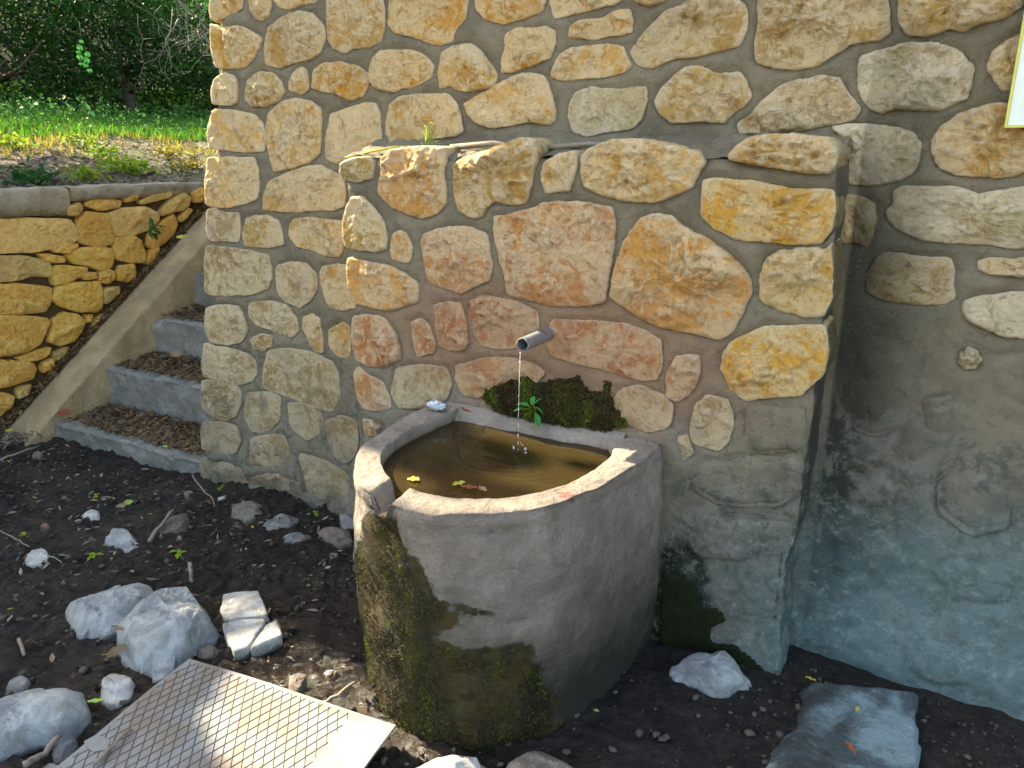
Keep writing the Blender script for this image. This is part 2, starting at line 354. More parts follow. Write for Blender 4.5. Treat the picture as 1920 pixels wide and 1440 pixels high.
# ------------------------------------------------------------------ stone builder
COL = dict(y=(.64, .41, .13), c=(.68, .51, .26), o=(.64, .41, .185), p=(.50, .235, .12), g=(.40, .345, .235), k=(.48, .38, .20),
           w=(.56, .57, .50), q=(.56, .41, .19), Y=(.70, .48, .14), r=(.58, .34, .19))
def resample(pts, n, smooth=1):
    p = np.asarray(pts, float)
    for _ in range(smooth):
        q = np.roll(p, -1, 0); a = p * .89 + q * .11; b = p * .11 + q * .89
        p = np.stack([a, b], 1).reshape(-1, 2)
    d = np.linalg.norm(np.roll(p, -1, 0) - p, axis=1); s = np.concatenate([[0], np.cumsum(d)]); t = np.linspace(0, s[-1], n, endpoint=False)
    pp = np.vstack([p, p[:1]])
    return np.stack([np.interp(t, s, pp[:, 0]), np.interp(t, s, pp[:, 1])], 1)
def stone_geo(poly, proud=.018, depth=.03, seed=0, rough=1.0, ragged=.0045, cell=.0075, edge=8.0, flare=0.0, facet=1.0, smooth=1):
    """2D outline (metres) -> verts (u, v, h) and faces; h is height above the plane"""
    poly = np.asarray(poly); per = np.linalg.norm(np.roll(poly, -1, 0) - poly, axis=1).sum()
    n = int(np.clip(per / cell, 28, 150)); B = resample(poly, n, smooth)
    z = np.zeros((n, 1)); q = np.hstack([B, z])
    c = B.mean(0); dirv = B - c; dirn = dirv / (np.linalg.norm(dirv, axis=1)[:, None] + 1e-9)
    B = B + dirn * (ragged * fbm(q, 60, 4, .75, seed) + ragged * 1.2 * fbm(q, 16, 2, .5, seed + 3))[:, None]
    rad = np.linalg.norm(B - c, axis=1).mean(); K = int(np.clip(rad / cell, 6, 22))
    s = np.linspace(0, 1, K + 1)[1:]; s = 1 - (1 - s) ** 1.25; s = s / s[-1]
    rg = np.random.default_rng(seed * 13 + 5); planes = rg.normal(0, .30, (7, 2)) * facet; anch = c + rg.normal(0, .45, (7, 2)) * rad; offs = rg.uniform(.1, .9, 7) * .012
    V = []; rings = []
    def hfun(uv, sv):
        q3 = np.stack([uv[:, 0], uv[:, 1], np.full(len(uv), seed * .37)], 1)
        prof = proud * (1 - sv ** edge) ** .6
        fac = np.min(np.stack([(uv - an) @ pl + of for pl, an, of in zip(planes, anch, offs)] + [np.full(len(uv), .008)]), 0)
        t0 = fbm(q3, 11, 3, .55, seed) * 5; terr = (np.floor(t0) + sstep(.72, 1.0, t0 - np.floor(t0))) / 5
        nz = terr * .015 + (1 - np.abs(fbm(q3, 26, 3, .6, seed + 1)) * 2) * .011 + fbm(q3, 70, 2, .6, seed + 2) * .006
        m = (1 - sv ** 9)
        hb = prof * .75 + (np.clip(fac, -.022, .012) * .85 + nz * rough) * m
        return np.where(hb < prof * .3, prof * .3 + (hb - prof * .3) * .3, hb)
    cp = c[None, :]; V.append(np.array([[c[0], c[1], hfun(cp, np.array([0.0]))[0]]]))
    for sv in s:
        uv = c + (B - c) * sv
        h = hfun(uv, np.full(n, sv)); V.append(np.column_stack([uv, h]))
    for dd, fl in ((.35, .3), (1, 1)):
        o = B + dirn * flare * fl
        V.append(np.column_stack([o, np.full(n, -depth * dd)]))
    V = np.vstack(V); F = []
    for k in range(n): F.append((0, 1 + k, 1 + (k + 1) % n))
    nr = len(s) + 2
    a = np.arange(n); b = (a + 1) % n
    for r in range(nr - 1):
        o0 = 1 + r * n; o1 = o0 + n
        F.extend(np.stack([o0 + a, o1 + a, o1 + b, o0 + b], 1).tolist())
    return V, F, B
def wall_stone(px, axis, val, code, proud, alpha, parent, mat, seed, sgn=-1, depth=.03, grow=1.055, **kw):
    """px outline traced on the plane axis=val; the stone stands proud of it towards sgn*axis"""
    W = np.array([onplane(x, y, axis, val) for x, y in px]); other = 0 if axis == 1 else 1
    uv = W[:, [other, 2]]; uv = uv.mean(0) + (uv - uv.mean(0)) * grow
    V, F, B = stone_geo(uv, proud, depth, seed, **kw)
    c = uv.mean(0); Q = np.zeros((len(V), 3)); Q[:, other] = V[:, 0]; Q[:, 2] = V[:, 1]; Q[:, axis] = val + sgn * V[:, 2]
    loc = np.zeros(3); loc[other] = c[0]; loc[2] = c[1]; loc[axis] = val
    # orientation: outward normals
    flip = (axis == 1)
    area = np.sum(uv[:, 0] * np.roll(uv[:, 1], -1) - np.roll(uv[:, 0], -1) * uv[:, 1])
    ccw = area > 0
    want = ccw if (axis == 1 and sgn < 0) else (ccw if (axis == 0 and sgn > 0) else not ccw)
    if not want: F = [f[::-1] for f in F]
    o = mesh('stone', Q, F, mat, parent, True, loc)
    cc = np.array(COL[code]) * (np.array([1.28, 1.08, .72]) if axis == 0 else 1) * (1 + np.random.default_rng(seed).normal(0, .05)); o.color = (*np.clip(cc, 0, 1), alpha)
    return o, uv

# ------------------------------------------------------------------ traced outlines
# code, proud, plaster cover, outline
WALL = [l.split('|') for l in '''
y|18|0|394,-40 455,-40 453,14 440,24 420,33 405,40 396,34 393,15
y|18|0|468,-40 504,-40 507,10 503,27 490,38 480,36 470,22 467,5
y|18|0|520,-50 597,-50 592,4 560,10 540,17 523,12 515,0
q|20|0|615,2 640,-15 700,-20 718,5 720,45 712,75 690,88 660,90 648,98 625,90 616,75 613,40
y|20|0|735,-20 790,-35 865,-30 875,0 868,35 850,55 845,75 825,82 800,78 770,68 740,60 728,45 733,15
y|20|0|890,-30 960,-40 1015,-30 1022,0 1015,20 1000,28 970,38 945,45 930,40 910,35 895,20
y|22|0|396,46 415,52 440,47 465,55 488,72 485,90 475,108 458,125 430,128 405,125 396,95 395,65
q|22|0|505,50 530,35 560,22 585,28 603,48 607,70 600,98 580,112 555,115 525,127 500,118 497,90
y|20|0|700,110 715,97 735,95 770,95 795,105 811,125 805,145 780,160 755,165 735,172 705,165 694,148 696,128
c|20|0|830,100 850,88 880,83 900,92 915,115 930,138 925,160 895,168 870,170 845,160 827,165 824,140 828,115
y|20|0|950,65 975,52 1000,55 1020,52 1038,60 1038,85 1030,110 1010,118 985,125 960,133 942,135 941,110 948,90
c|18|0|400,150 418,137 440,142 445,165 443,193 425,197 398,195 396,175
k|20|0|470,145 490,132 510,138 528,155 532,172 522,190 500,198 470,200 460,185 462,165
c|16|0|548,140 565,124 575,132 577,155 578,165 565,177 545,170 540,155
y|20|0|590,132 610,118 640,118 670,125 688,138 690,155 678,178 655,187 630,175 610,172 586,165 588,145
c|24|0|505,215 525,195 550,187 580,192 600,205 600,240 597,285 580,303 545,312 515,320 508,300 500,260 500,235
c|20|0|401,206 440,208 475,215 490,232 495,255 493,283 460,285 430,282 393,277 390,245
c|20|0|620,215 650,205 680,195 703,195 710,215 713,250 712,275 690,282 665,290 630,305 612,295 612,260 617,235
q|18|0|732,195 760,180 800,177 840,176 855,195 862,220 865,245 850,255 800,262 735,272 725,250 728,220
c|20|0|872,195 895,180 935,160 975,140 1000,137 1020,145 1030,170 1038,200 1038,225 1025,233 985,228 950,235 920,240 895,230 880,213
c|20|0|390,297 440,297 475,297 482,320 483,350 480,372 460,382 430,388 410,387 387,383 386,340
c|22|0|508,340 540,325 575,313 600,312 625,325 640,330 645,360 643,385 625,393 590,393 560,397 525,395 495,393 497,365
g|8|.35|390,393 420,397 447,400 449,430 445,452 420,452 392,450 387,430 388,400
k|16|0|462,412 475,404 500,404 520,415 530,440 528,458 510,462 485,463 460,460 455,440
q|14|.05|552,412 580,408 610,412 643,415 643,460 635,480 615,480 585,468 560,462 545,445 543,425
g|14|.2|388,462 420,465 460,470 500,480 506,515 500,540 475,550 440,553 400,552 386,545 385,500
g|10|.2|520,500 545,492 575,495 590,515 592,545 580,565 560,575 535,565 520,545
q|10|.2|605,500 630,497 652,500 660,530 665,575 640,582 615,570 603,535 600,515
g|12|.1|388,578 420,572 445,575 455,590 460,625 450,640 425,645 395,640 385,620 384,600
g|10|.15|470,568 510,566 540,575 555,600 558,620 545,632 515,622 480,610 468,590
q|12|.1|568,595 585,588 600,600 605,640 605,660 590,660 580,640 567,615
g|8|.3|468,635 490,625 510,630 508,650 495,658 475,655
q|8|.3|615,620 640,605 655,615 657,660 650,672 630,665 617,650
g|15|.2|383,645 400,650 430,655 465,665 478,680 480,700 470,715 440,722 410,712 383,705 379,690
g|10|.3|505,660 540,655 590,665 620,680 632,700 635,740 620,770 600,765 560,750 520,735 495,725 497,690
g|14|.25|380,715 410,712 440,720 452,735 450,760 440,780 420,788 395,780 379,762 378,735
g|11|.42|465,738 500,735 525,745 522,790 500,810 470,808 458,780
g|11|.42|379,795 410,790 440,800 450,825 440,850 400,850 378,840
g|11|.42|540,755 580,760 605,780 600,815 575,825 545,800
g|11|.42|610,790 640,780 668,790 672,840 650,870 620,850
g|11|.42|377,860 420,865 455,880 470,910 450,930 420,912 385,900 375,880
g|11|.42|470,890 520,885 560,900 565,930 545,935 500,920 465,905
g|11|.42|560,850 610,865 650,890 655,930 620,945 575,925
g|11|.42|470,820 530,815 545,850 520,875 470,870
c|18|0|1035,-25 1100,-30 1150,-20 1165,0 1150,10 1125,15 1080,25 1055,32 1040,35 1036,10
y|18|0|1070,50 1090,37 1130,35 1150,22 1180,18 1184,40 1183,60 1165,66 1140,68 1115,76 1090,72 1067,70
c|18|0|1050,105 1070,90 1110,88 1140,84 1165,88 1172,105 1182,122 1170,135 1130,145 1090,147 1060,150 1040,145 1036,135
k|24|0|1200,75 1220,50 1250,25 1290,5 1330,-15 1370,-10 1395,15 1397,50 1385,85 1350,95 1300,108 1260,110 1230,125 1200,122 1190,105 1185,95
y|16|0|1190,-30 1240,-30 1245,0 1215,12 1192,3
k|22|0|1240,170 1265,145 1290,125 1320,128 1345,140 1385,135 1395,150 1408,180 1390,200 1365,215 1355,228 1310,226 1260,230 1240,215 1231,190
w|12|.25|1080,175 1110,165 1150,170 1190,165 1207,165 1210,190 1200,220 1185,240 1130,245 1100,255 1075,245 1067,215 1070,195
k|26|0|1425,-20 1500,-35 1600,-40 1655,-20 1663,15 1665,60 1645,75 1600,80 1560,105 1530,120 1490,127 1450,125 1422,115 1421,80 1425,30
k|22|0|1690,-30 1780,-40 1860,-35 1915,-20 1915,15 1880,35 1830,45 1810,58 1780,55 1740,68 1705,65 1690,40
w|26|0|1615,110 1640,100 1680,90 1710,82 1760,85 1800,100 1825,125 1820,155 1810,185 1780,195 1755,205 1720,205 1680,205 1655,212 1640,205 1620,180 1612,150
g|14|.1|1385,230 1410,215 1435,185 1460,165 1500,150 1545,142 1570,150 1590,180 1610,205 1595,225 1540,235 1500,245 1440,248 1390,250
q|18|0|1860,95 1885,78 1905,70 1930,60 1930,150 1900,165 1880,170 1865,150 1853,135 1854,115
q|22|0|1800,215 1840,200 1890,195 1930,200 1960,240 1950,290 1930,318 1890,332 1830,330 1790,328 1760,310 1748,285 1755,260 1770,235
w|24|0|1562,240 1590,232 1630,233 1680,240 1710,250 1727,270 1720,300 1710,320 1690,335 1640,345 1600,345 1585,330 1580,290 1575,255
k|18|0|1572,385 1590,365 1620,370 1640,385 1644,410 1635,440 1625,460 1600,455 1572,455
w|24|0|1680,360 1700,350 1745,352 1790,350 1830,362 1870,358 1930,348 1980,370 1980,440 1930,460 1890,465 1840,455 1780,455 1730,448 1690,430 1667,410 1668,395 1680,385
k|18|.08|1640,490 1660,475 1700,478 1740,483 1780,485 1785,510 1782,530 1787,555 1770,568 1720,570 1680,565 1650,560 1630,545 1628,515
q|16|0|1835,490 1860,483 1900,487 1940,480 1980,490 1975,515 1930,522 1890,520 1850,515 1836,505
w|20|0|1810,565 1840,555 1880,553 1940,545 1990,560 1985,620 1930,632 1880,632 1850,618 1815,600 1806,582
g|12|.2|1800,660 1815,648 1835,655 1842,675 1830,690 1808,693 1797,680
g|4|0.75|1600,640 1650,630 1690,650 1700,690 1660,710 1605,700
g|4|0.75|1860,670 1920,655 1980,670 1975,740 1900,750 1855,720
g|4|0.75|1600,760 1670,755 1690,800 1640,820 1598,805
g|4|0.75|1730,750 1790,740 1830,770 1800,810 1740,805
g|4|0.85|1560,890 1640,880 1690,910 1670,945 1590,950
g|4|0.85|1760,900 1840,885 1895,920 1890,990 1820,1005 1760,960
g|4|0.85|1560,1000 1650,990 1690,1030 1650,1070 1570,1080
g|4|0.85|1740,1060 1830,1050 1900,1085 1880,1130 1780,1130
g|4|0.85|1512,1178 1560,1172 1608,1182 1612,1205 1560,1212 1515,1205
g|5|0.85|1702,1215 1740,1195 1790,1198 1840,1225 1845,1260 1810,1275 1750,1272 1705,1250
'''.strip().split('\n')]
BLOCK = [l.split('|') for l in '''
k|22|0|642,306 660,297 690,293 698,302 700,320 695,335 670,340 645,337 641,322
o|30|0|715,300 735,284 765,276 800,277 830,280 832,300 828,330 835,350 835,380 820,398 795,407 765,402 735,385 712,362 710,345 718,320
q|32|0|853,310 870,298 910,286 950,270 975,261 1000,265 1003,285 1000,310 995,345 985,378 960,382 930,378 915,385 905,405 885,407 865,395 855,370 853,340
c|22|0|1022,305 1040,292 1078,282 1080,300 1075,330 1068,357 1025,362 1015,340 1018,320
c|36|0|1095,295 1110,278 1150,263 1200,265 1250,272 1300,286 1315,305 1305,330 1295,350 1260,368 1225,380 1180,377 1130,365 1100,350 1093,325
c|48|0|1370,292 1385,272 1410,258 1455,251 1510,254 1550,257 1567,272 1575,290 1568,310 1550,325 1510,325 1460,315 1410,308 1375,300
Y|26|0|1322,340 1345,335 1390,340 1405,337 1440,345 1480,355 1556,356 1561,390 1556,430 1535,455 1480,458 1440,453 1380,445 1345,430 1320,405 1320,370
Y|26|0|1440,485 1460,470 1500,466 1545,470 1559,456 1562,500 1556,560 1540,590 1505,592 1470,580 1430,565 1427,520
Y|22|.05|1375,640 1400,630 1430,615 1480,613 1545,613 1549,660 1542,700 1500,740 1450,742 1400,750 1370,725 1355,690 1357,665
o|34|0|1200,415 1230,402 1260,410 1290,435 1330,455 1370,485 1400,520 1403,545 1385,585 1365,620 1345,632 1310,625 1270,618 1220,605 1175,575 1148,555 1150,525 1165,480 1185,440
r|34|0|932,408 960,405 990,395 1030,382 1075,380 1110,385 1145,390 1148,420 1145,460 1140,500 1130,560 1100,570 1040,570 990,560 955,548 950,520 940,480 930,440
r|26|0|795,440 820,432 850,428 880,428 910,440 917,465 920,500 915,525 890,535 865,547 835,540 805,525 798,490 792,455
q|26|0|648,390 660,370 680,370 700,390 718,415 724,440 722,465 700,470 670,468 648,462 644,430
o|20|0|735,440 750,432 762,440 773,465 770,488 755,492 735,485 731,465
o|26|0|653,485 680,490 730,500 760,515 781,530 780,565 750,575 735,582 700,575 665,568 656,540 652,510
p|16|0|661,595 690,590 720,600 740,625 748,650 748,675 720,685 690,685 668,675 662,640
p|12|0|770,605 790,598 805,610 815,640 812,660 795,665 782,670 775,645
p|16|0|815,575 840,568 862,570 870,590 877,620 878,645 865,658 840,655 825,645 818,610
p|14|0|885,565 905,557 940,560 980,572 1005,585 1010,610 1000,640 970,650 930,652 905,645 888,625 883,590
p|12|0|1040,600 1080,602 1130,605 1170,608 1210,622 1235,640 1238,680 1228,712 1190,710 1140,695 1080,680 1040,668 1025,640
r|12|.1|1265,670 1290,665 1312,668 1313,700 1300,730 1270,752 1248,745 1250,710
r|14|.05|664,700 674,690 690,705 715,715 730,745 733,765 705,770 680,765 669,740
g|9|.3|745,690 790,685 835,690 845,720 835,750 790,765 750,765 735,735
r|9|.4|858,685 900,675 960,672 1000,685 1020,700 1000,720 940,720 900,745 870,740 855,710
g|9|.35|1165,730 1200,722 1240,740 1262,760 1255,800 1215,810 1170,790 1150,760
g|11|.3|1305,760 1325,745 1365,750 1375,790 1365,830 1345,842 1300,830 1293,810
g|9|.55|1400,765 1450,758 1505,762 1510,800 1500,840 1430,850 1400,830
r|8|.2|680,785 700,790 715,800 705,815 685,815
g|9|.55|1310,870 1400,855 1490,860 1500,920 1460,950 1350,945 1300,915
g|9|.55|1290,975 1370,965 1480,975 1485,1030 1400,1050 1300,1040
g|9|.55|1380,1080 1470,1085 1470,1150 1400,1160
g|8|.3|1270,820 1290,815 1300,850 1280,865
'''.strip().split('\n')]
DRY = [l.split('|') for l in '''
c|25|-40,412 60,410 130,412 143,430 144,450 120,462 60,473 -40,475
y|25|148,412 165,398 205,402 212,420 214,445 210,455 190,465 150,455 145,435
c|25|207,400 230,390 275,388 295,400 298,412 280,430 250,442 215,443 208,420
y|22|216,447 250,441 265,450 273,475 273,493 245,492 218,485 214,465
Y|25|125,475 155,465 190,463 208,466 213,480 210,500 190,508 165,498 140,495
y|18|98,468 120,460 145,456 147,462 130,475 105,474
k|25|-40,482 50,480 90,490 100,505 98,520 60,518 35,527 -40,530
Y|22|103,498 130,498 165,502 160,515 130,530 102,535 100,518
y|15|75,476 100,478 122,482 122,492 100,493 82,488
y|25|-40,533 40,533 95,539 97,560 85,585 40,588 -40,590
Y|28|110,538 140,530 185,528 192,545 192,575 180,585 150,585 115,575 99,560
y|18|187,511 205,505 217,510 215,525 205,533 187,529
y|20|225,498 253,495 256,520 240,530 221,525 219,510
y|22|300,420 325,402 333,420 325,440 310,455 290,468 276,460 279,440
q|22|302,397 320,375 345,362 358,370 355,385 345,395 325,399 305,405
y|16|336,407 355,390 362,394 350,410 339,418
y|16|361,361 380,350 384,365 378,378 365,380
y|28|-40,593 40,592 85,597 95,605 85,625 75,645 50,660 10,668 -40,670
Y|28|100,600 120,585 145,590 160,602 155,620 140,640 115,648 93,640 97,620
y|16|30,671 60,660 95,651 92,665 75,675 45,680
y|26|-40,674 30,677 62,681 68,693 62,710 40,718 15,725 -40,730
y|16|80,681 100,671 100,685 95,695 80,700 76,690
y|14|162,591 175,590 171,605 162,605
k|16|197,540 225,537 225,550 205,568 195,570
y|20|-40,736 10,736 28,745 20,765 0,780 -40,782
q|16|125,387 150,379 157,390 145,408 130,402
y|18|165,377 200,371 228,376 222,390 190,395 160,386
q|16|262,377 290,364 325,358 320,370 290,378 268,383
y|14|230,370 261,364 258,375 236,380
y|14|280,470 300,462 290,490 276,496
y|14|178,600 195,588 190,610 172,625
k|14|100,660 130,650 120,670 104,678
k|14|34,728 60,720 55,740 34,750
y|14|150,512 182,510 184,522 160,525
'''.strip().split('\n')]

# ------------------------------------------------------------------ ground
def nonuni(lo, hi, flo, fhi, fine, coarse_n=26):
    a = flo - (np.geomspace(1, 1 + (flo - lo), coarse_n)[::-1] - 1); b = fhi + (np.geomspace(1, 1 + (hi - fhi), coarse_n) - 1)
    return np.concatenate([a[:-1], np.arange(flo, fhi, fine), b])
gx = nonuni(-60, 60, -4.7, 1.3, .014); gy = nonuni(-60, 30, -1.75, .32, .014)
GX, GY = np.meshgrid(gx, gy)
def ground_z(x, y):
    p = np.stack([x, y, np.zeros_like(x)], -1)
    z = -.01 - .05 * sstep(-.2, 1.0, x) - .06 * sstep(-2.2, -3.6, x) * sstep(-.9, .3, y) - .012 * sstep(-1.2, -.7, y) * sstep(-2.6, -1.5, x)
    z = z + .022 * fbm(p, 2.2, 3, .5, 2)
    return z
def ground_rough(x, y):
    p = np.stack([x, y, np.zeros_like(x)], -1); n = fbm(p, 17, 4, .6, 5)
    c = np.abs(fbm(p, 34, 3, .6, 6))
    calm = 1 - .7 * sstep(-1.0, -.3, x)
    return (n * .030 + (.25 - c) * .026 + .009 * fbm(p, 80, 2, .6, 8)) * calm
Z = ground_z(GX, GY) + ground_rough(GX, GY) * (sstep(-6, -4.8, GX) * sstep(2, 1.2, GX))
V = np.stack([GX, GY, Z], -1).reshape(-1, 3)
tag(mesh('ground', V, grid_faces(*GX.shape), M['mud']), kind='structure')

# hillside behind the retaining wall
hx = np.concatenate([-4.74 - np.geomspace(.001, 55, 150)[::-1], [-4.74]]); hy = np.concatenate([np.linspace(-40, -3, 20), np.arange(-2.9, 9, .09), np.linspace(9.5, 60, 30)])
def hill_z(x, y):
    dx = np.clip(-4.74 - x, 0, 60)
    p = np.stack([x, y, np.zeros_like(x)], -1)
    return 1.265 + .115 * dx + .42 * np.clip(dx - 7.6, 0, 14) ** 1.1 + (.07 * fbm(p, .9, 3, .5, 3) + .035 * fbm(p, 5, 3, .55, 4)) * sstep(0, .6, dx)
HX, HY = np.meshgrid(hx, hy)
tag(mesh('hillside', np.stack([HX, HY, hill_z(HX, HY)], -1).reshape(-1, 3), grid_faces(*HX.shape), M['hill']), kind='structure')
# landing above the stairs
lx = np.linspace(-4.75, -2.0, 30); ly = np.linspace(2.25, 30, 60); LX, LY = np.meshgrid(lx, ly)
pz = np.stack([LX, LY, np.zeros_like(LX)], -1)
tag(mesh('hill_landing', np.stack([LX, LY, 1.26 + .04 * (LY - 2.2) + .03 * fbm(pz, 3, 3) * sstep(2.3, 3, LY)], -1).reshape(-1, 3), grid_faces(*LX.shape), M['hill']), kind='structure')

# ------------------------------------------------------------------ main wall
YW = .20
def wall_left(z): return -3.105 + .205 * np.clip(z, -1, 2.2)
def poly_dist(PX, PZ, uv):
    """signed-ish distance from points to polygon edge (positive outside)"""
    d = np.full(PX.shape, 9.0); ins = np.zeros(PX.shape, bool); n = len(uv)
    for i in range(n):
        a = uv[i]; b = uv[(i + 1) % n]; e = b - a
        t = np.clip(((PX - a[0]) * e[0] + (PZ - a[1]) * e[1]) / (e @ e + 1e-12), 0, 1)
        d = np.minimum(d, np.hypot(PX - a[0] - e[0] * t, PZ - a[1] - e[1] * t))
        c = ((a[1] > PZ) != (b[1] > PZ)) & (PX < (b[0] - a[0]) * (PZ - a[1]) / (b[1] - a[1] + 1e-12) + a[0]); ins ^= c
    return np.where(ins, -d, d)
wall = empty('stone_wall', (-1.0, YW, 0), 'tall rubble stone wall of yellow limestone set in grey mortar, rising behind the fountain', 'wall')
def mortar_relief(X, Zz, outlines, seed, weak=()):
    dist = np.full(X.shape, .08)
    for uv in outlines:
        lo = uv.min(0) - .06; hi = uv.max(0) + .06
        m = (X > lo[0]) & (X < hi[0]) & (Zz > lo[1]) & (Zz < hi[1])
        if m.any(): dist[m] = np.minimum(dist[m], poly_dist(X[m], Zz[m], uv))
    p = np.stack([X, Zz, np.full(X.shape, seed * 1.0)], -1)
    n = fbm(p, 6, 3, .5, seed) * .007 + fbm(p, 28, 3, .6, seed + 1) * .004
    lip = .008 * sstep(.0, .022, dist) - .006 - .022 * sstep(-.004, -.014, dist)
    gro = np.zeros(X.shape)
    for uv in weak:
        lo = uv.min(0) - .05; hi = uv.max(0) + .05
        m = (X > lo[0]) & (X < hi[0]) & (Zz > lo[1]) & (Zz < hi[1])
        if m.any():
            dd_ = poly_dist(X[m], Zz[m], resample(uv, 40)) + .012 * fbm(np.stack([X[m], Zz[m], X[m] * 0], -1), 22, 3, .6, seed + 7)
            gro[m] += -.008 * np.exp(-(dd_ / .010) ** 2) * np.clip(.5 + 2 * fbm(np.stack([X[m], Zz[m], X[m] * 0], -1), 9, 2, .5, seed + 8), 0, 1) + .007 * sstep(.0, -.03, dd_)
    n = n + gro
    low = sstep(.75, .35, Zz) * (fbm(p, 5, 3, .5, seed + 4) * .014)
    return n + lip + low
wo = []; bo = []; ww = []; bw = []
for i, (c, pr, al, s) in enumerate(WALL):
    o, uv = wall_stone(P(s), 1, YW, c, float(pr) * .001, float(al), wall, M['mortar' if float(al) >= .5 else 'stone'], i + 1, rough=1.0 if float(al) < .3 else .7)
    (wo if float(al) < .5 else ww).append(uv)
# rows of stones above the frame, so the wall carries on
extra = 0
for r_, z0 in enumerate((2.12, 2.42, 2.72, 3.02, 3.32)):
    x = wall_left(z0) + .15
    while x < 1.6:
        wv = random.uniform(.16, .38); hgt = random.uniform(.17, .23)
        a = [(x + wv * .5 + wv * .46 * math.cos(t) * (1 if abs(math.cos(t)) < .7 else .95), z0 + hgt * .5 + hgt * .48 * math.sin(t) + random.uniform(-.015, .015)) for t in [k * math.pi / 5 + .2 for k in range(10)]]
        V, F, B = stone_geo(a, .02, .03, 300 + extra, cell=.02); Q = np.column_stack([V[:, 0], YW - V[:, 2], V[:, 1]])
        cc = (x + wv / 2, YW, z0 + hgt / 2)
        if r_ or x > .35:
            o = mesh('stone', Q, F, M['stone'], wall, True, cc); o.color = (*COL[random.choice('yckqy')], 0)
        extra += 1; x += wv + .035
for zz, x0, hh in ((1.25, .62, .2), (.98, .55, .18), (1.62, .95, .2), (1.86, .9, .2)):
    x = x0
    while x < 1.6:
        wv = random.uniform(.2, .36)
        a = [(x + wv * .5 + wv * .46 * math.cos(t), zz + hh * .5 + hh * .48 * math.sin(t)) for t in [k * math.pi / 5 + .2 for k in range(10)]]
        V, F, B = stone_geo(a, .02, .03, 400 + extra, cell=.02); o = mesh('stone', np.column_stack([V[:, 0], YW - V[:, 2], V[:, 1]]), F, M['stone'], wall, True, (x + wv / 2, YW, zz + hh / 2)); o.color = (*COL[random.choice('wkq')], 0)
        extra += 1; x += wv + .04
WX1, WZ1 = 1.75, 3.6
zz = np.concatenate([np.arange(-.2, 2.15, .0105), np.linspace(2.16, WZ1, 40)])
s = np.concatenate([np.linspace(0, 1, 455)])
ZZ, SS = np.meshgrid(zz, s, indexing='ij'); XX = wall_left(ZZ) * (1 - SS) + WX1 * SS
rel = mortar_relief(XX, ZZ, wo, 21, ww)
edge_round = .035 * (1 - sstep(0, .02, SS)) ** 2
spread = .05 * sstep(.28, -.02, ZZ) ** 1.5 * (.6 + .4 * fbm(np.stack([XX, ZZ, ZZ * 0], -1), 3, 2, .5, 9))   # swollen foot of the plaster
YY = YW - rel + edge_round - spread
XL = XX - (.012 * fbm(np.stack([XX * 0, ZZ, ZZ * 0], -1), 14, 3, .6, 31)) * (SS < .01)
front = np.stack([XL, YY, ZZ], -1)
# side (left end) and top closing
ds = np.linspace(0, 1, 24)[1:]
ZS, DS = np.meshgrid(zz, ds, indexing='ij')
side = np.stack([wall_left(ZS) + .008 * fbm(np.stack([DS * 3, ZS, ZS * 0], -1), 9, 3, .6, 33), YW + edge_round[0, 0] * 0 + .03 + DS * 2.9, ZS], -1)
full = np.concatenate([side[:, ::-1], front], 1)
mesh('mortar', full.reshape(-1, 3), grid_faces(full.shape[0], full.shape[1]), M['mortar'], wall)
a = Acc(); xt = wall_left(9)
a.add([(xt, YW, WZ1), (WX1, YW, WZ1), (WX1, 3.2, WZ1), (xt, 3.2, WZ1), (WX1, YW, -.2), (WX1, 3.2, -.2), (wall_left(-.2), 3.2, -.2)],
      [(0, 1, 2, 3), (1, 4, 5, 2), (3, 2, 5, 6)])
a.build('mortar_back', M['mortar'], wall, smooth=False)

# ------------------------------------------------------------------ fountain block
XB0, XB1, ZB = -1.873, -.272, 1.495
block = empty('fountain_block', (-1.07, 0, 0), 'thick stone fountain block standing out from the wall, orange stones round its iron spout', 'fountain')
CORNER = {5, 6, 7, 8}; LEFTC = {0, 12, 14, 15, 21, 27}
for i, (c, pr, al, s) in enumerate(BLOCK):
    dp = .15 if i in CORNER else (.14 if i in LEFTC else (.10 if i < 5 else .035))
    o, uv = wall_stone(P(s), 1, 0.0, c, float(pr) * .001, float(al), block, M['mortar' if float(al) >= .5 else 'stone'], i + 120, depth=dp, rough=.95 if float(al) < .2 else .7)
    (bo if float(al) < .5 else bw).append(uv)
n1, n2, n3 = 10, 160, 10
zz = np.arange(-.15, ZB + .001, .0100); 
xs = np.concatenate([np.full(12, XB0), np.linspace(XB0, XB1, 162)[1:-1], np.full(12, XB1)])
ysd = np.concatenate([np.linspace(YW + .02, .006, 12), np.zeros(160), np.linspace(.006, YW + .02, 12)])
ZZ, XX = np.meshgrid(zz, xs, indexing='ij'); _, Y0 = np.meshgrid(zz, ysd, indexing='ij')
isf = (np.arange(len(xs)) >= 12) & (np.arange(len(xs)) < 172)
rel = mortar_relief(XX, ZZ, bo, 41, bw)
side_n = fbm(np.stack([XX, Y0 * 1.0, ZZ], -1), 12, 3, .6, 43)
topround = .02 * sstep(ZB - .05, ZB, ZZ) ** 2
wav = .018 * (fbm(np.stack([ZZ * 0, ZZ, ZZ * 0], -1), 3, 2, .5, 3))
Yf = Y0 - np.where(isf[None, :], rel - topround, 0)
Xf = XX + np.where(~isf[None, :], side_n * .012 * np.sign(XX - (XB0 + XB1) / 2), 0) + np.where(XX > XB1 - .02, wav, 0)
shell = np.stack([Xf, Yf, ZZ], -1)
mesh('mortar', shell.reshape(-1, 3), grid_faces(*ZZ.shape), M['mortar'], block)
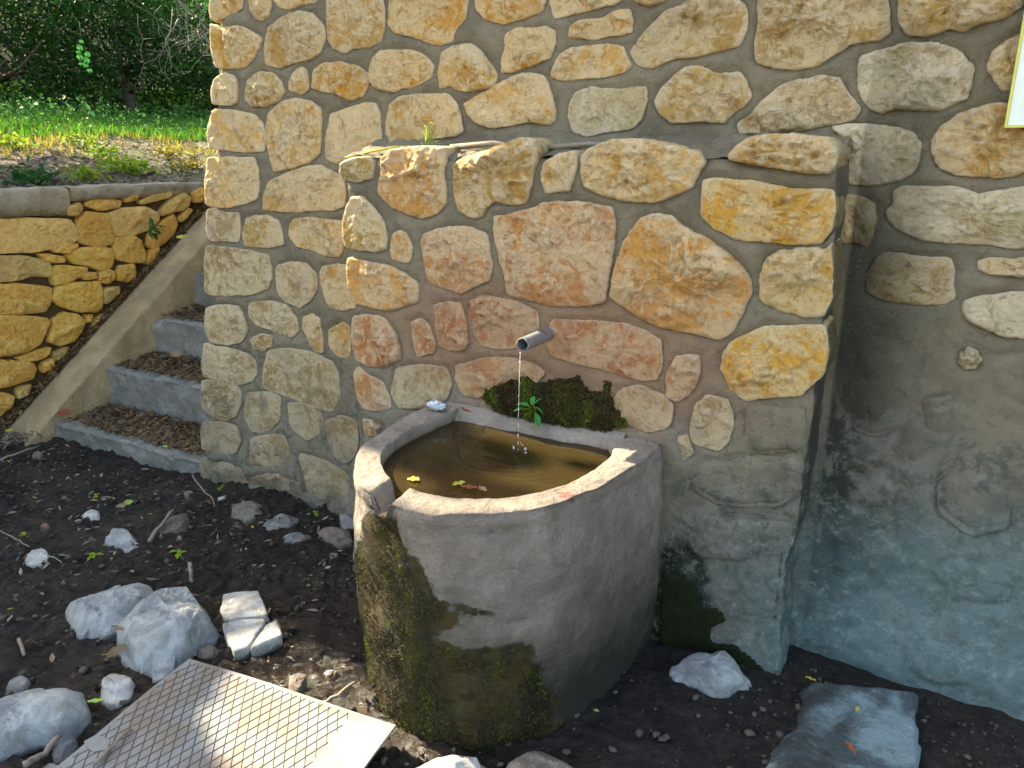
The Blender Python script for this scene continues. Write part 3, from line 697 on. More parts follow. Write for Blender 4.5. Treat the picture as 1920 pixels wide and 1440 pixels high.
tx = np.linspace(XB0, XB1, 160); ty = np.linspace(.012, YW + .015, 20); TX, TY = np.meshgrid(tx, ty)
pp = np.stack([TX, TY, TX * 0], -1)
TZ = ZB - .004 + (TY / YW) * .062 + .012 * fbm(pp, 12, 4, .6, 51) + .01 * fbm(pp, 45, 2, .6, 52)
mesh('mortar_top', np.stack([TX, TY, TZ], -1).reshape(-1, 3), grid_faces(*TX.shape), M['mortar'], block)
# spout pipe
px0 = (-1.072, .03, .953); px1 = (-1.078, -.172, .956)
mpipe = NB('rusty_pipe'); n = mpipe.noise(30, 7, .7); 
mpipe.bump(mpipe.noise(90, 6, .7), .6, .002)
mpipe.bsdf.inputs['Metallic'].default_value = .45
M['pipe'] = mpipe.done(mpipe.mix(mpipe.smooth(n, .50, .68), (.20, .21, .23), (.22, .11, .06)), .55, .4)
pipe = empty('spout', px1, None, None); pipe.parent = block; pipe.location = Vector(px1) - block.location
a = Acc(); R0, R1 = .0215, .0175; seg = 40
V = []; F = []
for (yy, rr) in ((.03, R0), (-.03, R0), (-.10, R0), (-.170, R0), (-.172, R0 - .001), (-.172, R1 + .0005), (-.170, R1), (-.10, R1), (-.02, R1)):
    for k in range(seg):
        t = 2 * math.pi * k / seg; jag = .0015 * math.sin(5 * t + 1) if yy < -.16 else 0
        V.append((-1.075 + rr * math.cos(t), yy + jag, .955 + rr * math.sin(t)))
for r_ in range(8):
    for k in range(seg): F.append((r_ * seg + k, r_ * seg + (k + 1) % seg, (r_ + 1) * seg + (k + 1) % seg, (r_ + 1) * seg + k))
F.append(tuple(range(8 * seg, 9 * seg)))
o = mesh('pipe_tube', V, F, M['pipe']); o.parent = pipe; o.location = -Vector(px1)

# ------------------------------------------------------------------ trough
ZR = .66
def plan(s): return np.array([onplane(x, y, 2, ZR)[:2] for x, y in P(s)])
outer = plan('782,764 742,790 700,818 672,842 661,866 664,896 690,926 740,953 800,965 870,969 940,966 1010,957 1080,937 1150,903 1205,868 1240,840 1250,822')
inner = plan('838,778 790,796 750,816 722,838 712,858 718,882 746,907 792,922 850,930 920,932 990,927 1050,912 1105,888 1140,862 1152,840 1143,814')
def open_resample(p, n, sm=2):
    for _ in range(sm):
        q = [p[0]]
        for i in range(len(p) - 1): q += [p[i] * .75 + p[i + 1] * .25, p[i] * .25 + p[i + 1] * .75]
        q.append(p[-1]); p = np.array(q)
    d = np.linalg.norm(np.diff(p, axis=0), axis=1); s = np.concatenate([[0], np.cumsum(d)]); t = np.linspace(0, s[-1], n)
    return np.stack([np.interp(t, s, p[:, 0]), np.interp(t, s, p[:, 1])], 1)
NT = 220
outer[0, 1] = .03; outer[-1, 1] = .03; inner[0, 1] = -.035; inner[-1, 1] = -.035
O = open_resample(outer, NT); I = open_resample(inner, NT)
notch_o = onplane(702, 938, 2, ZR)[:2]; notch_i = onplane(742, 908, 2, ZR)[:2]
prof = []
ki = int(np.argmin(np.hypot(*(I - notch_i).T))); ko = int(np.argmin(np.hypot(*(O - notch_o).T)))
# align arc lengths so the notch crosses the rim squarely
def warp(p, k, kt):
    idx = np.interp(np.arange(NT), [0, kt, NT - 1], [0, k, NT - 1]); return np.stack([np.interp(idx, np.arange(NT), p[:, j]) for j in (0, 1)], 1)
kt = (ki + ko) // 2; I = warp(I, ki, kt); O = warp(O, ko, kt)
arc = np.concatenate([[0], np.cumsum(np.linalg.norm(np.diff((I + O) / 2, axis=0), axis=1))]); da = (arc - arc[kt])
trough = empty('water_trough', (-1.05, -.3, 0), 'rounded plastered concrete water trough under the spout, moss running down its left front', 'trough')
rings = []
outn = np.stack([np.gradient(O[:, 1]), -np.gradient(O[:, 0])], 1); outn /= np.linalg.norm(outn, axis=1)[:, None]
if outn[NT // 2] @ (O[NT // 2] - O.mean(0)) < 0: outn = -outn
def rowpts(xy, z): return np.column_stack([xy, np.full(NT, z) if np.isscalar(z) else z])
zbot = .42
for f, z in ((.0, zbot), (.25, .50), (.5, .56), (.8, .61), (.95, .645), (1.0, .653)):
    rings.append(rowpts(I + (I - I.mean(0)) * 0 - (I - (I + O) / 2) * 0, z))
rings[0] = rowpts(I * .9 + I.mean(0) * .1, zbot)
for f in np.linspace(.04, .96, 12): rings.append(rowpts(I * (1 - f) + O * f, ZR + .003 * math.sin(f * math.pi)))
for z in [.654, .645, .632] + list(np.linspace(.61, -.12, 84)):
    bulge = -.012 + .02 * math.sin(max(0, (.66 - z)) / .78 * math.pi)
    if z > .62: bulge = -.002 - .004 * (z > .65)
    base = O + outn * bulge
    rings.append(rowpts(base, z))
T = np.stack(rings)          # rows, NT, 3
pT = T.copy()
nd = fbm(pT, 5, 3, .5, 61) * .016 + fbm(pT, 22, 4, .6, 62) * .007
sideW = np.arange(T.shape[0]) >= 18
T[:, :, :2] += outn[None] * nd[..., None] * np.where(sideW, 1.0, .35)[:, None, None]
T[:, :, 2] += np.where((np.arange(T.shape[0]) >= 5) & ~sideW, 1, 0)[:, None] * (fbm(pT, 9, 3, .5, 63) * .008 + fbm(pT, 40, 3, .6, 64) * .003)
nz = np.exp(-(da / .036) ** 4)            # spill notch
topm = sstep(.56, .65, pT[..., 2]) * (np.arange(T.shape[0]) >= 3)[:, None]
T[..., 2] -= nz[None, :] * topm * .052
# gully the overflow has kept wet, slightly hollow near the rim
gul = np.exp(-(da / .06) ** 2)[None, :] * sideW[:, None] * sstep(.2, .62, pT[..., 2])
T[:, :, :2] -= outn[None] * (gul * .022)[..., None]
Vt = T.reshape(-1, 3); Ft = grid_faces(T.shape[0], NT)[:, ::-1]
def mat_trough():
    b = NB('trough_plaster'); n1 = b.noise(4, 6, .6, .3); n2 = b.noise(28, 8, .7, .4); n3 = b.noise(160, 5, .7)
    c = b.mix(b.smooth(n1, .35, .65), (.23, .20, .165), (.37, .325, .265))
    c = b.mix(b.math('MULTIPLY', b.smooth(n2, .52, .72), .45), c, (.15, .125, .095))
    c = b.mix(b.math('MULTIPLY', b.smooth(n3, .6, .75), .4), c, (.12, .10, .08))
    xyz = b.sep(); z = xyz[2]
    # faint green-brown damp band lower half
    damp = b.smooth(b.math('ADD', z, b.math('MULTIPLY', b.math('SUBTRACT', b.noise(5, 6, .65), .5), .6)), .60, .20)
    c = b.mix(b.math('MULTIPLY', damp, .85), c, (.075, .072, .05))
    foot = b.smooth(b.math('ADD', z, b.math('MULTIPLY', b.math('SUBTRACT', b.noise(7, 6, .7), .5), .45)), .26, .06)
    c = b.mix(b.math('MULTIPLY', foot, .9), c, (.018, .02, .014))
    mo = b.t.nodes.new('ShaderNodeAttribute'); mo.attribute_name = 'moss'
    mm = b.smooth(b.math('ADD', mo.outputs['Fac'], b.math('MULTIPLY', b.math('SUBTRACT', b.noise(20, 9, .75, .5), .5), 1.1)), .46, .62)
    mc = b.mix(b.smooth(b.noise(9, 5, .6, stretch=(1, 1, .35)), .4, .62), (.018, .019, .005), (.070, .046, .012))
    mc = b.mix(b.smooth(b.noise(50, 5), .5, .7), mc, (.055, .075, .010))
    c = b.mix(mm, c, mc)
    ins = b.smooth(z, .640, .615)
    c2 = b.mix(b.noise(18, 6), (.10, .07, .025), (.22, .14, .04))
    insat = b.t.nodes.new('ShaderNodeAttribute'); insat.attribute_name = 'inside'
    c = b.mix(b.math('MULTIPLY', insat.outputs['Fac'], ins), c, c2)
    # small rusty star stain on the front rim
    q = onplane(1062, 930, 2, ZR); star = b.math('MULTIPLY', b.blob(0, q[0], .022, 1, q[1], .018, .9, 60, .3), b.smooth(z, .640, .652))
    c = b.mix(b.math('MULTIPLY', star, .6), c, (.20, .03, .03))
    strk = b.noise(16, 6, .7, .4, stretch=(1, 1, .18)); c = b.mix(b.math('MULTIPLY', b.smooth(strk, .54, .68), .35), c, (.11, .095, .075))
    b.bump(n2, 1.0, .024); b.bump(n3, 1.0, .006); b.bump(b.noise(9, 6, .65, .2), 1.0, .03); b.bump(b.math('MULTIPLY', mm, b.noise(120, 5, .8)), 1.0, .008)
    rr = b.mix(mm, (.85, .85, .85), (.6, .6, .6))
    return b.done(c, rr, .35)
M['trough'] = mat_trough()
basin = mesh('basin', Vt, Ft, M['trough'], trough)
# moss field over the side: s = arc from notch, z = height
AR = np.repeat(da[None, :], T.shape[0], 0); ZP = pT[..., 2]
lim_r = np.interp(ZP, [0, .10, .2, .28, .34, .40, .46, .52, .60, .66], [.50, .47, .43, .37, .27, .20, .16, .11, .04, .03])
lim_l = np.interp(ZP, [0, .3, .5, .6, .66], [.40, .16, .12, .05, .03])
wob = fbm(pT, 11, 4, .65, 75); AR = AR + wob * .06; mv = sstep(lim_r + .08, lim_r - .08, AR) * sstep(-lim_l - .05, -lim_l + .05, AR) * sideW[:, None]
# bare pale window inside the moss
mv *= 1 - np.exp(-((AR - .25) / .08) ** 2 - ((ZP - .33) / .05) ** 2) * .9
mv = np.maximum(mv, .66 * np.exp(-((AR - .20) / .10) ** 4 - ((ZP - .415 + (AR - .2) * .35) / .022) ** 2) * sideW[:, None])
mv *= 1 - .97 * np.exp(-((AR - .52) / .10) ** 2 - ((ZP - .16) / .07) ** 2)
at = basin.data.attributes.new('moss', 'FLOAT', 'POINT'); at.data.foreach_set('value', mv.reshape(-1))
ins = np.repeat((np.arange(T.shape[0]) <= 6)[:, None] * 1.0, NT, 1)
at = basin.data.attributes.new('inside', 'FLOAT', 'POINT'); at.data.foreach_set('value', ins.reshape(-1))
# moss tufts on the side
nrm = np.cross(np.gradient(T, axis=1), np.gradient(T, axis=0)); nrm /= np.linalg.norm(nrm, axis=2)[..., None] + 1e-9
if nrm[50, NT // 2] @ np.append(outn[NT // 2], 0) < 0: nrm = -nrm
w_ = (mv > .5) * (mv + .9 * fbm(pT, 14, 4, .65, 71) > .85); idx = np.argwhere(w_)
pick = idx[rng.integers(0, len(idx), 11000)]
jit = rng.random((len(pick), 2)); 
Pm = T[pick[:, 0], pick[:, 1]] + (T[np.minimum(pick[:, 0] + 1, T.shape[0] - 1), pick[:, 1]] - T[pick[:, 0], pick[:, 1]]) * jit[:, :1] + (T[pick[:, 0], np.minimum(pick[:, 1] + 1, NT - 1)] - T[pick[:, 0], pick[:, 1]]) * jit[:, 1:]
Nm = nrm[pick[:, 0], pick[:, 1]]
V, F = leaf_mesh(Pm + Nm * .003, Nm * .5 + rng.normal(0, .6, (len(Pm), 3)) , rng.uniform(.004, .010, len(Pm)), rng.uniform(.0015, .004, len(Pm)), rng)
tag(mesh('moss', V, F, M['moss'], trough), kind='stuff')
# floor of the basin and back ledge
fl = np.vstack([I * .92 + I.mean(0) * .08]); V = [(p[0], p[1], zbot + .045) for p in fl] + [(fl[:, 0].mean(), fl[:, 1].mean(), zbot + .04)]
F = [(k, (k + 1) % NT, NT) for k in range(NT)]
M['floor'] = plain('basin_silt', (.30, .20, .06), .9, .2, .6, 14, .5)
mesh('basin_floor', V, F, M['floor'], trough)
lx = np.linspace(I[0, 0] - .06, I[-1, 0] + .05, 90); rows = []
for yy, zt in ((.0, .668), (-.012, .662), (-.03, .652), (-.044, .645), (-.050, .625), (-.052, .55)):
    p = np.column_stack([lx, np.full(90, yy), np.full(90, zt)]); d_ = fbm(p, 14, 3, .6, 81)
    p[:, 1] += d_ * .012 * (yy < -.001); p[:, 2] += d_ * .008; rows.append(p)
rows = np.stack(rows); mesh('back_ledge', rows.reshape(-1, 3), grid_faces(len(rows), 90), M['trough'], trough)

# water in the trough
def mat_water():
    b = NB('water'); t = b.t
    tr = t.nodes.new('ShaderNodeBsdfTransparent'); tr.inputs[0].default_value = (.62, .52, .30, 1)
    df = t.nodes.new('ShaderNodeBsdfDiffuse'); df.inputs[0].default_value = (.085, .062, .024, 1)
    m0 = t.nodes.new('ShaderNodeMixShader'); m0.inputs[0].default_value = .30; b.L(tr.outputs[0], m0.inputs[1]); b.L(df.outputs[0], m0.inputs[2])
    gl = t.nodes.new('ShaderNodeBsdfGlossy'); gl.inputs['Roughness'].default_value = .03
    fr = t.nodes.new('ShaderNodeFresnel'); fr.inputs[0].default_value = 1.33
    bp = t.nodes.new('ShaderNodeBump'); bp.inputs['Strength'].default_value = .12; bp.inputs['Distance'].default_value = .01
    b.L(b.noise(16, 3, .5), bp.inputs['Height']); b.L(bp.outputs[0], gl.inputs['Normal']); b.L(bp.outputs[0], fr.inputs['Normal'])
    m1 = t.nodes.new('ShaderNodeMixShader'); b.L(fr.outputs[0], m1.inputs[0]); b.L(m0.outputs[0], m1.inputs[1]); b.L(gl.outputs[0], m1.inputs[2])
    b.L(m1.outputs[0], b.out.inputs[0]); return b.m
M['water'] = mat_water()
ZWAT = .622
mid = np.array([I[:, 0].mean(), I[:, 1].mean()]); rr = np.linspace(0, 1, 64)[1:]
SP = np.array([-1.078, -.190])
Vw = [(mid[0], mid[1], ZWAT)]; Fw = []
Iw = I + (I - mid) * .01
for s_ in rr: Vw += [(*(mid + (p - mid) * s_), ZWAT) for p in Iw]
Fw = [(0, 1 + k, 1 + (k + 1) % NT) for k in range(NT)]
for r_ in range(len(rr) - 1):
    for k in range(NT):
        k2 = (k + 1) % NT; o0 = 1 + r_ * NT; Fw.append((o0 + k, o0 + NT + k, o0 + NT + k2, o0 + k2))
Vw = np.array(Vw); dd = np.hypot(Vw[:, 0] - SP[0], Vw[:, 1] - SP[1]); Vw[:, 2] += .0030 * np.cos(dd * 210) * np.exp(-dd * 11)
tag(mesh('water', Vw, Fw, M['water']), kind='structure')
# thin film in the spill notch
no = O[kt]; ni = I[kt]; dv = (no - ni) / np.linalg.norm(no - ni); pv = np.array([-dv[1], dv[0]])
rows = []
for t_ in np.linspace(-.25, 1.02, 10):
    c_ = ni + (no - ni) * t_; rows.append([(*(c_ + pv * w2), .616 + .0015 * math.sin(t_ * 9 + w2 * 90)) for w2 in np.linspace(-.030, .030, 7)])
o = mesh('overflow_water', np.array(rows).reshape(-1, 3), grid_faces(10, 7), M['water']); tag(o, kind='structure')
pz_ = float(ground_z(np.array([-1.55]), np.array([-.72]))[0]) + .000
ring_ = resample([onplane(x, y, 2, pz_)[:2] for x, y in P('545,1230 600,1205 650,1230 680,1290 700,1340 640,1335 590,1310 555,1290')], 40)
tag(mesh('puddle_water', np.column_stack([ring_, np.full(40, pz_)]), [tuple(range(40))], M['water']), kind='structure')
# falling stream with drops
def mat_stream():
    b = NB('stream_water'); b.bsdf.inputs['Transmission Weight'].default_value = .75; b.bsdf.inputs['IOR'].default_value = 1.33
    return b.done((.92, .95, .97), .05, .5)
M['stream'] = mat_stream()
stream = empty('water_stream', (SP[0], SP[1], ZWAT), 'thin trickle of water falling from the spout into the trough', 'water')
a = Acc(); pts = []; rad = []
for k in range(40):
    f = k / 39; z = .934 - f * .312; pts.append((SP[0] + .0006 * math.sin(k * 1.7), SP[1] + .012 * (1 - f) ** 2 , z)); rad.append(.0017 * (1 - .5 * f) * (1 + .45 * math.sin(k * 2.3) * f))
a.tube(pts[:27], rad[:27], 8)
for s0, s1 in ((28, 31), (32, 34), (35, 37), (38, 40)): a.tube(pts[s0:s1 + 1] if s1 < 40 else pts[38:40], [r_ * q_ for r_, q_ in zip(rad[s0:min(s1 + 1, 40)], (.6, 1.2, 1.1, .6))], 8)
a.build('falling_thread', M['stream'], stream)
a = Acc()
for (dx, dy, dz, r_) in ((.02, .01, .006, .0045), (-.018, .004, .004, .004), (.032, -.01, .003, .003), (.004, .02, .012, .0025), (-.01, -.014, .02, .002), (.012, -.006, .03, .002)):
    a.tube([(SP[0] + dx, SP[1] + dy, ZWAT + dz - r_), (SP[0] + dx, SP[1] + dy, ZWAT + dz), (SP[0] + dx, SP[1] + dy, ZWAT + dz + r_)], [r_ * .5, r_, r_ * .4], 8)
a.build('splash_drops', M['stream'], stream)

# moss growing on the block above the water
moss_px = P('905,735 925,718 950,722 965,705 985,710 1010,722 1040,718 1060,712 1085,705 1095,722 1110,738 1130,735 1138,712 1146,720 1142,745 1155,760 1175,785 1170,803 1120,806 1060,808 1010,806 985,800 960,795 935,780 915,760')
mw = np.array([onplane(x, y, 1, -.004)[[0, 2]] for x, y in moss_px])
lo, hi = mw.min(0), mw.max(0); G = 90
mx, mz = np.meshgrid(np.linspace(lo[0], hi[0], G), np.linspace(lo[1], hi[1], 50)); dm = poly_dist(mx, mz, resample(mw, 60, 1)); pm_ = np.stack([mx, mz, mx * 0], -1)
dm = dm + .026 * fbm(pm_, 24, 4, .65, 91) - .002
hh = np.where(dm < 0, .007 + .016 * np.clip(-dm / .05, 0, 1) + .007 * fbm(pm_, 25, 3, .6, 92), -.02)
V = np.stack([mx, -hh, mz], -1).reshape(-1, 3)
mmat = NB('moss_bed'); mmat.bump(mmat.noise(110, 6, .8), 1, .008)
M['mossbed'] = mmat.done(mmat.mix(mmat.smooth(mmat.noise(22, 6), .4, .65), (.010, .016, .004), (.045, .055, .009)), .95, .1)
mob = mesh('moss_cushion', V, grid_faces(50, G), M['mossbed'], block)
sel = np.argwhere(dm < -.001); pk = sel[rng.integers(0, len(sel), 9000)]
C = np.stack([mx[pk[:, 0], pk[:, 1]], -hh[pk[:, 0], pk[:, 1]] - .001, mz[pk[:, 0], pk[:, 1]]], 1) + rng.normal(0, .003, (len(pk), 3))
V, F = leaf_mesh(C, rng.normal(0, 1, (len(C), 3)) + np.array([0, -.8, .3]), rng.uniform(.005, .013, len(C)), rng.uniform(.002, .005, len(C)), rng)
tag(mesh('moss', V, F, M['moss'], block), kind='stuff')
# moss at the foot of the block right of the trough
mw2 = np.array([onplane(x, y, 1, -.004)[[0, 2]] for x, y in P('1245,1060 1262,1085 1290,1090 1315,1110 1320,1140 1350,1145 1362,1160 1345,1172 1330,1180 1335,1205 1380,1210 1420,1240 1440,1258 1250,1258 1235,1200 1238,1120')])
lo, hi = mw2.min(0), mw2.max(0); mx, mz = np.meshgrid(np.linspace(lo[0], hi[0], 60), np.linspace(lo[1], hi[1], 60)); dm = poly_dist(mx, mz, resample(mw2, 60, 1)); pm_ = np.stack([mx, mz, mx * 0], -1)
dm = dm + .012 * fbm(pm_, 30, 3, .6, 93); hh = np.where(dm < 0, .012 + .006 * fbm(pm_, 25, 3, .6, 94), -.02)
M['mossdark'] = plain('dark_moss', (.012, .017, .007), .95, .1, .5, 30, .8)
mesh('moss_cushion', np.stack([mx, -hh, mz], -1).reshape(-1, 3), grid_faces(60, 60), M['mossdark'], block)

# ------------------------------------------------------------------ stairs
XS0, XS1 = -4.35, -2.85
stairs = empty('stairs', (-3.75, .3, 0), 'short flight of rough grey concrete stairs climbing beside the wall end', 'stairs')
for k in range(6):
    y0 = .20 + .35 * k; zt = .02 + .245 * k; zb = zt - .27 if k else -.25
    nx = 110; xs = np.linspace(XS0, XS1, nx); rows = []
    for j in range(14):
        f = j / 13; rows.append((y0 + .006 * f, zb + (zt - .018 - zb) * f))
    for ang in (30, 60, 90): rows.append((y0 + .018 * (1 - math.cos(R(ang))), zt - .018 + .018 * math.sin(R(ang))))
    for j in range(1, 12): rows.append((y0 + .018 + .36 * j / 11, zt))
    Gd = np.array([[(x, r_[0], r_[1]) for x in xs] for r_ in rows]); nzz = fbm(Gd, 5, 3, .5, 100 + k)
    n2_ = fbm(Gd, 22, 4, .6, 110 + k); isr = 1.35 * np.array([1 if i < 15 else .4 for i in range(len(rows))])[:, None]
    Gd[..., 1] -= (nzz * .03 + n2_ * .014) * isr; Gd[..., 2] += (nzz * .012 + n2_ * .008)
    # chipped nosing
    ch = np.clip(fbm(Gd, 7, 4, .65, 120 + k) - .05, 0, 1) * .11
    nose = np.array([max(0, 1 - abs(i - 15) / 4) for i in range(len(rows))])[:, None]
    Gd[..., 2] -= ch * nose; Gd[..., 1] += ch * nose * .8
    mesh('step', Gd.reshape(-1, 3), grid_faces(len(rows), nx), M['step'], stairs)
# sloped kerb
ky = np.linspace(.0, 2.3, 90); rows = []
def kz(y): return -.075 + .742 * y
for (xx, dz, mode) in ((XS0, -1.0, 0), (XS0, -.35, 0), (XS0, -.02, 0), (XS0 - .004, -.006, 0), (XS0 - .014, 0, 0), (XS0 - .08, .001, 0), (XS0 - .15, .0, 0), (XS0 - .22, .0, 0), (XS0 - .275, -.004, 0), (XS0 - .29, -.02, 0), (XS0 - .30, -.5, 0)):
    rows.append([(xx, y, kz(y) + dz) for y in ky])
Gd = np.array(rows); d_ = fbm(Gd, 6, 4, .55, 130); Gd[..., 2] += d_ * .010; Gd[..., 0] += d_ * .012 * (np.arange(len(rows)) < 3)[:, None]
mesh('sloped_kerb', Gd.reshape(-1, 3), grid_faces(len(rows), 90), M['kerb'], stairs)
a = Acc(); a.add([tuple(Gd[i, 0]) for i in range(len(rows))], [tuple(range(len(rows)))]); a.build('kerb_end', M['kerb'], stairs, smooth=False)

# ------------------------------------------------------------------ retaining wall
XR = -4.66
dry = empty('retaining_wall', (XR, .8, 0), 'low dry stone retaining wall of ochre blocks left of the stairs', 'wall')
for i, (c, pr, s) in enumerate(DRY):
    wall_stone(P(s), 0, XR, c, float(pr) * .0012, 0, dry, M['dry'], 500 + i, sgn=1, depth=.07, rough=.8, cell=.011, edge=6, grow=1.055)
# more courses towards the viewer, outside the frame
for r_, z0 in enumerate(np.arange(.0, 1.1, .19)):
    y = -.02 + random.uniform(-.1, .0)
    while y > -2.4:
        wv = random.uniform(.2, .38)
        a = [(y - wv * .5 + wv * .47 * math.cos(t), z0 + .09 + .088 * math.sin(t)) for t in [k * math.pi / 5 + .2 for k in range(10)]]
        V, F, B = stone_geo(a, .03, .06, 700 + int(z0 * 100) + int(-y * 10), cell=.025)
        o = mesh('stone', np.column_stack([XR + V[:, 2], V[:, 0], V[:, 1]]), [f[::1] for f in F], M['dry'], dry, True, (XR, y - wv / 2, z0)); o.color = (*COL[random.choice('yycY')], 0)
        y -= wv + .02
# dark earth core between the stones
yy = np.arange(-3, 2.6, .03); zz = np.arange(-.2, 1.27, .03); CY, CZ = np.meshgrid(yy, zz); pc = np.stack([CY, CZ, CY * 0], -1)
mesh('earth_core', np.stack([XR - .035 + .02 * fbm(pc, 9, 3, .6, 140), CY, CZ], -1).reshape(-1, 3), grid_faces(*CY.shape), M['dark'], dry)
# capping slabs
def cap(y0, y1, th, seed, over=.03):
    ny = int((y1 - y0) / .018); ys = np.linspace(y0, y1, ny); rows = []
    prof_ = [(XR - .30, 1.30), (XR - .2, 1.312), (XR - .1, 1.318), (XR - .03, 1.318), (XR + over - .02, 1.314), (XR + over - .004, 1.303), (XR + over, 1.285), (XR + over - .004, 1.312 - th * .7), (XR + over - .02, 1.31 - th), (XR - .02, 1.312 - th), (XR - .06, 1.30 - th)]
    G_ = np.array([[(x, y, z) for y in ys] for x, z in prof_]); n_ = fbm(G_, 5, 3, .5, seed); m_ = fbm(G_, 22, 4, .6, seed + 1); q_ = np.clip(np.abs(fbm(G_, 9, 2, .5, seed + 2)), 0, .3)
    G_[..., 2] += n_ * .014 + m_ * .010; G_[..., 0] += (n_ * .05 + m_ * .018 - q_ * .05) * (np.arange(len(prof_)) > 2)[:, None]
    V = G_.reshape(-1, 3); F = grid_faces(*G_.shape[:2])[:, ::-1].tolist(); n = len(prof_)
    F += [tuple(i * ny for i in range(n)), tuple(i * ny + ny - 1 for i in range(n))[::-1]]
    o = mesh('capping_slab', V, F, M['cap'], dry)
cap(-2.6, -.9, .13, 150); cap(-.89, .68, .15, 160, .035); cap(.69, 2.45, .08, 170, .02)

# ------------------------------------------------------------------ rocks on the ground
ROCKC = dict(b=(.52, .57, .56), w=(.78, .78, .72), g=(.36, .37, .36), n=(.20, .17, .14), t=(.34, .30, .24), r=(.32, .18, .12))
def rock(name, px, h, c, label, cat='rock', group=None, seed=0, sink=.02, zb=None, proud=None, flare=.012, edge=5, rough=1.05, cell=.008, mat=None, facet=2.2, smooth=1):
    px = P(px); g0 = np.array([onplane(x, y, 2, 0.0) for x, y in px]).mean(0)
    gz = float(ground_z(np.array([g0[0]]), np.array([g0[1]]))[0]) if zb is None else zb
    zt = gz + h * .55
    uv = np.array([onplane(x, y, 2, zt)[:2] for x, y in px])
    pr = h * .45 if proud is None else proud
    V, F, B = stone_geo(uv, pr, h * .55 + sink, seed, rough=rough, ragged=.004 if smooth else .0015, cell=cell, edge=edge, flare=flare, facet=facet, smooth=smooth)
    n = fbm(np.column_stack([V[:, 0], V[:, 1], V[:, 2] * 2]), 16, 3, .6, seed)
    V[:, :2] += (V[:, :2] - uv.mean(0)) * (n * .12 * (V[:, 2] < .001))[:, None]
    rg = np.random.default_rng(seed + 9); cc = np.array([*uv.mean(0), 0.0])
    for q in range(0 if not smooth else 16):
        nn = rg.normal(0, 1, 3); nn[2] = abs(nn[2]) * 1.1 + .25; nn /= np.linalg.norm(nn); dd_ = (V - cc) @ nn; up_ = V[:, 2] > -h * .3
        cut = dd_[up_].max() * rg.uniform(.70, .92); ex_ = np.clip(dd_ - cut, 0, None) * up_; V = V - ex_[:, None] * nn * .92
    Q = np.column_stack([V[:, 0], V[:, 1], V[:, 2] + zt])
    area = np.sum(uv[:, 0] * np.roll(uv[:, 1], -1) - np.roll(uv[:, 0], -1) * uv[:, 1])
    if area < 0: F = [f[::-1] for f in F]
    o = mesh(name, Q, F, mat or M['rock'], None, True, (uv[:, 0].mean(), uv[:, 1].mean(), gz))
    o.color = (*ROCKC[c], 1); tag(o, label, cat, group); return o
rock('rock', '122,1133 133,1112 165,1105 200,1092 250,1084 283,1091 298,1108 270,1135 245,1155 215,1168 190,1178 165,1182 140,1172 122,1153', .07, 'b', 'long rounded grey rock lying behind the flat angular one', seed=801)
rock('rock', '220,1180 250,1148 275,1125 300,1110 325,1092 350,1090 375,1105 395,1135 403,1155 362,1180 340,1208 315,1232 290,1240 260,1215 238,1200', .15, 'b', 'large flat angular pale rock in front of the rounded grey one', seed=802, edge=6, flare=.02)
rock('rock', '-60,1310 30,1288 70,1280 85,1298 120,1288 148,1282 158,1308 155,1330 130,1350 100,1360 60,1360 30,1378 -60,1395', .12, 'b', 'big pale rock cut by the lower left corner of the photo', seed=803)
rock('rock', '190,1275 215,1258 238,1258 247,1275 240,1298 220,1310 195,1303 190,1290', .05, 'w', 'small white rock with a split ridge, above the metal plate', seed=804)
rock('paving_fragment', '417,1115 440,1110 485,1108 495,1130 504,1156 480,1159 418,1166 415,1140', .045, 'w', 'upper piece of the broken white paver', 'paver', 'pieces of the broken paver', 805, edge=30, proud=.006, rough=.35, flare=0, facet=.12, smooth=0)
rock('paving_fragment', '419,1170 455,1162 497,1161 499,1169 465,1216 440,1222 425,1205 421,1183', .05, 'w', 'lower left piece of the broken white paver, with a black speck', 'paver', 'pieces of the broken paver', 806, edge=30, proud=.006, rough=.35, flare=0, facet=.12, smooth=0)
rock('paving_fragment', '501,1172 520,1163 530,1193 505,1207 468,1219 482,1196', .05, 'w', 'lower right triangular piece of the broken white paver', 'paver', 'pieces of the broken paver', 807, edge=30, proud=.006, rough=.35, flare=0, facet=.12, smooth=0)
rock('rock', '368,1210 385,1200 402,1207 400,1223 380,1229 368,1222', .03, 't', 'small brownish stone between the flat rock and the broken paver', seed=808)
rock('rock', '433,940 460,936 490,940 490,958 465,967 440,962', .05, 't', 'blocky grey rock by the wall foot, with a flat top', seed=809, edge=5)
rock('rock', '482,988 510,973 530,957 558,968 545,983 515,988', .03, 'g', 'kite-shaped flat grey rock right of the blocky one', seed=810, edge=6)
rock('rock', '530,1000 555,995 582,1000 577,1011 552,1017 532,1011', .022, 'g', 'low flat oval stone below the kite-shaped rock', seed=811, edge=6)
rock('rock', '597,992 625,985 650,990 660,1010 640,1018 610,1006', .035, 't', 'pale oval rock touching the left foot of the trough', seed=812)
rock('rock', '285,1003 300,980 325,960 348,957 353,973 345,988 320,996 300,1001', .045, 'n', 'dark muddy rock half sunk beside the dark stick', seed=813)
rock('rock', '197,1010 215,983 240,995 262,1013 255,1026 235,1028 215,1013', .04, 'b', 'bluish wedge-shaped rock in the open mud', seed=814, edge=5)
rock('rock', '153,962 165,952 183,953 185,968 170,972 155,968', .03, 'w', 'small round white stone above the wedge-shaped rock', seed=815)
rock('rock', '47,1035 65,1024 85,1028 92,1043 75,1054 52,1052', .035, 'w', 'round white stone at the left edge with a twig behind it', seed=816)
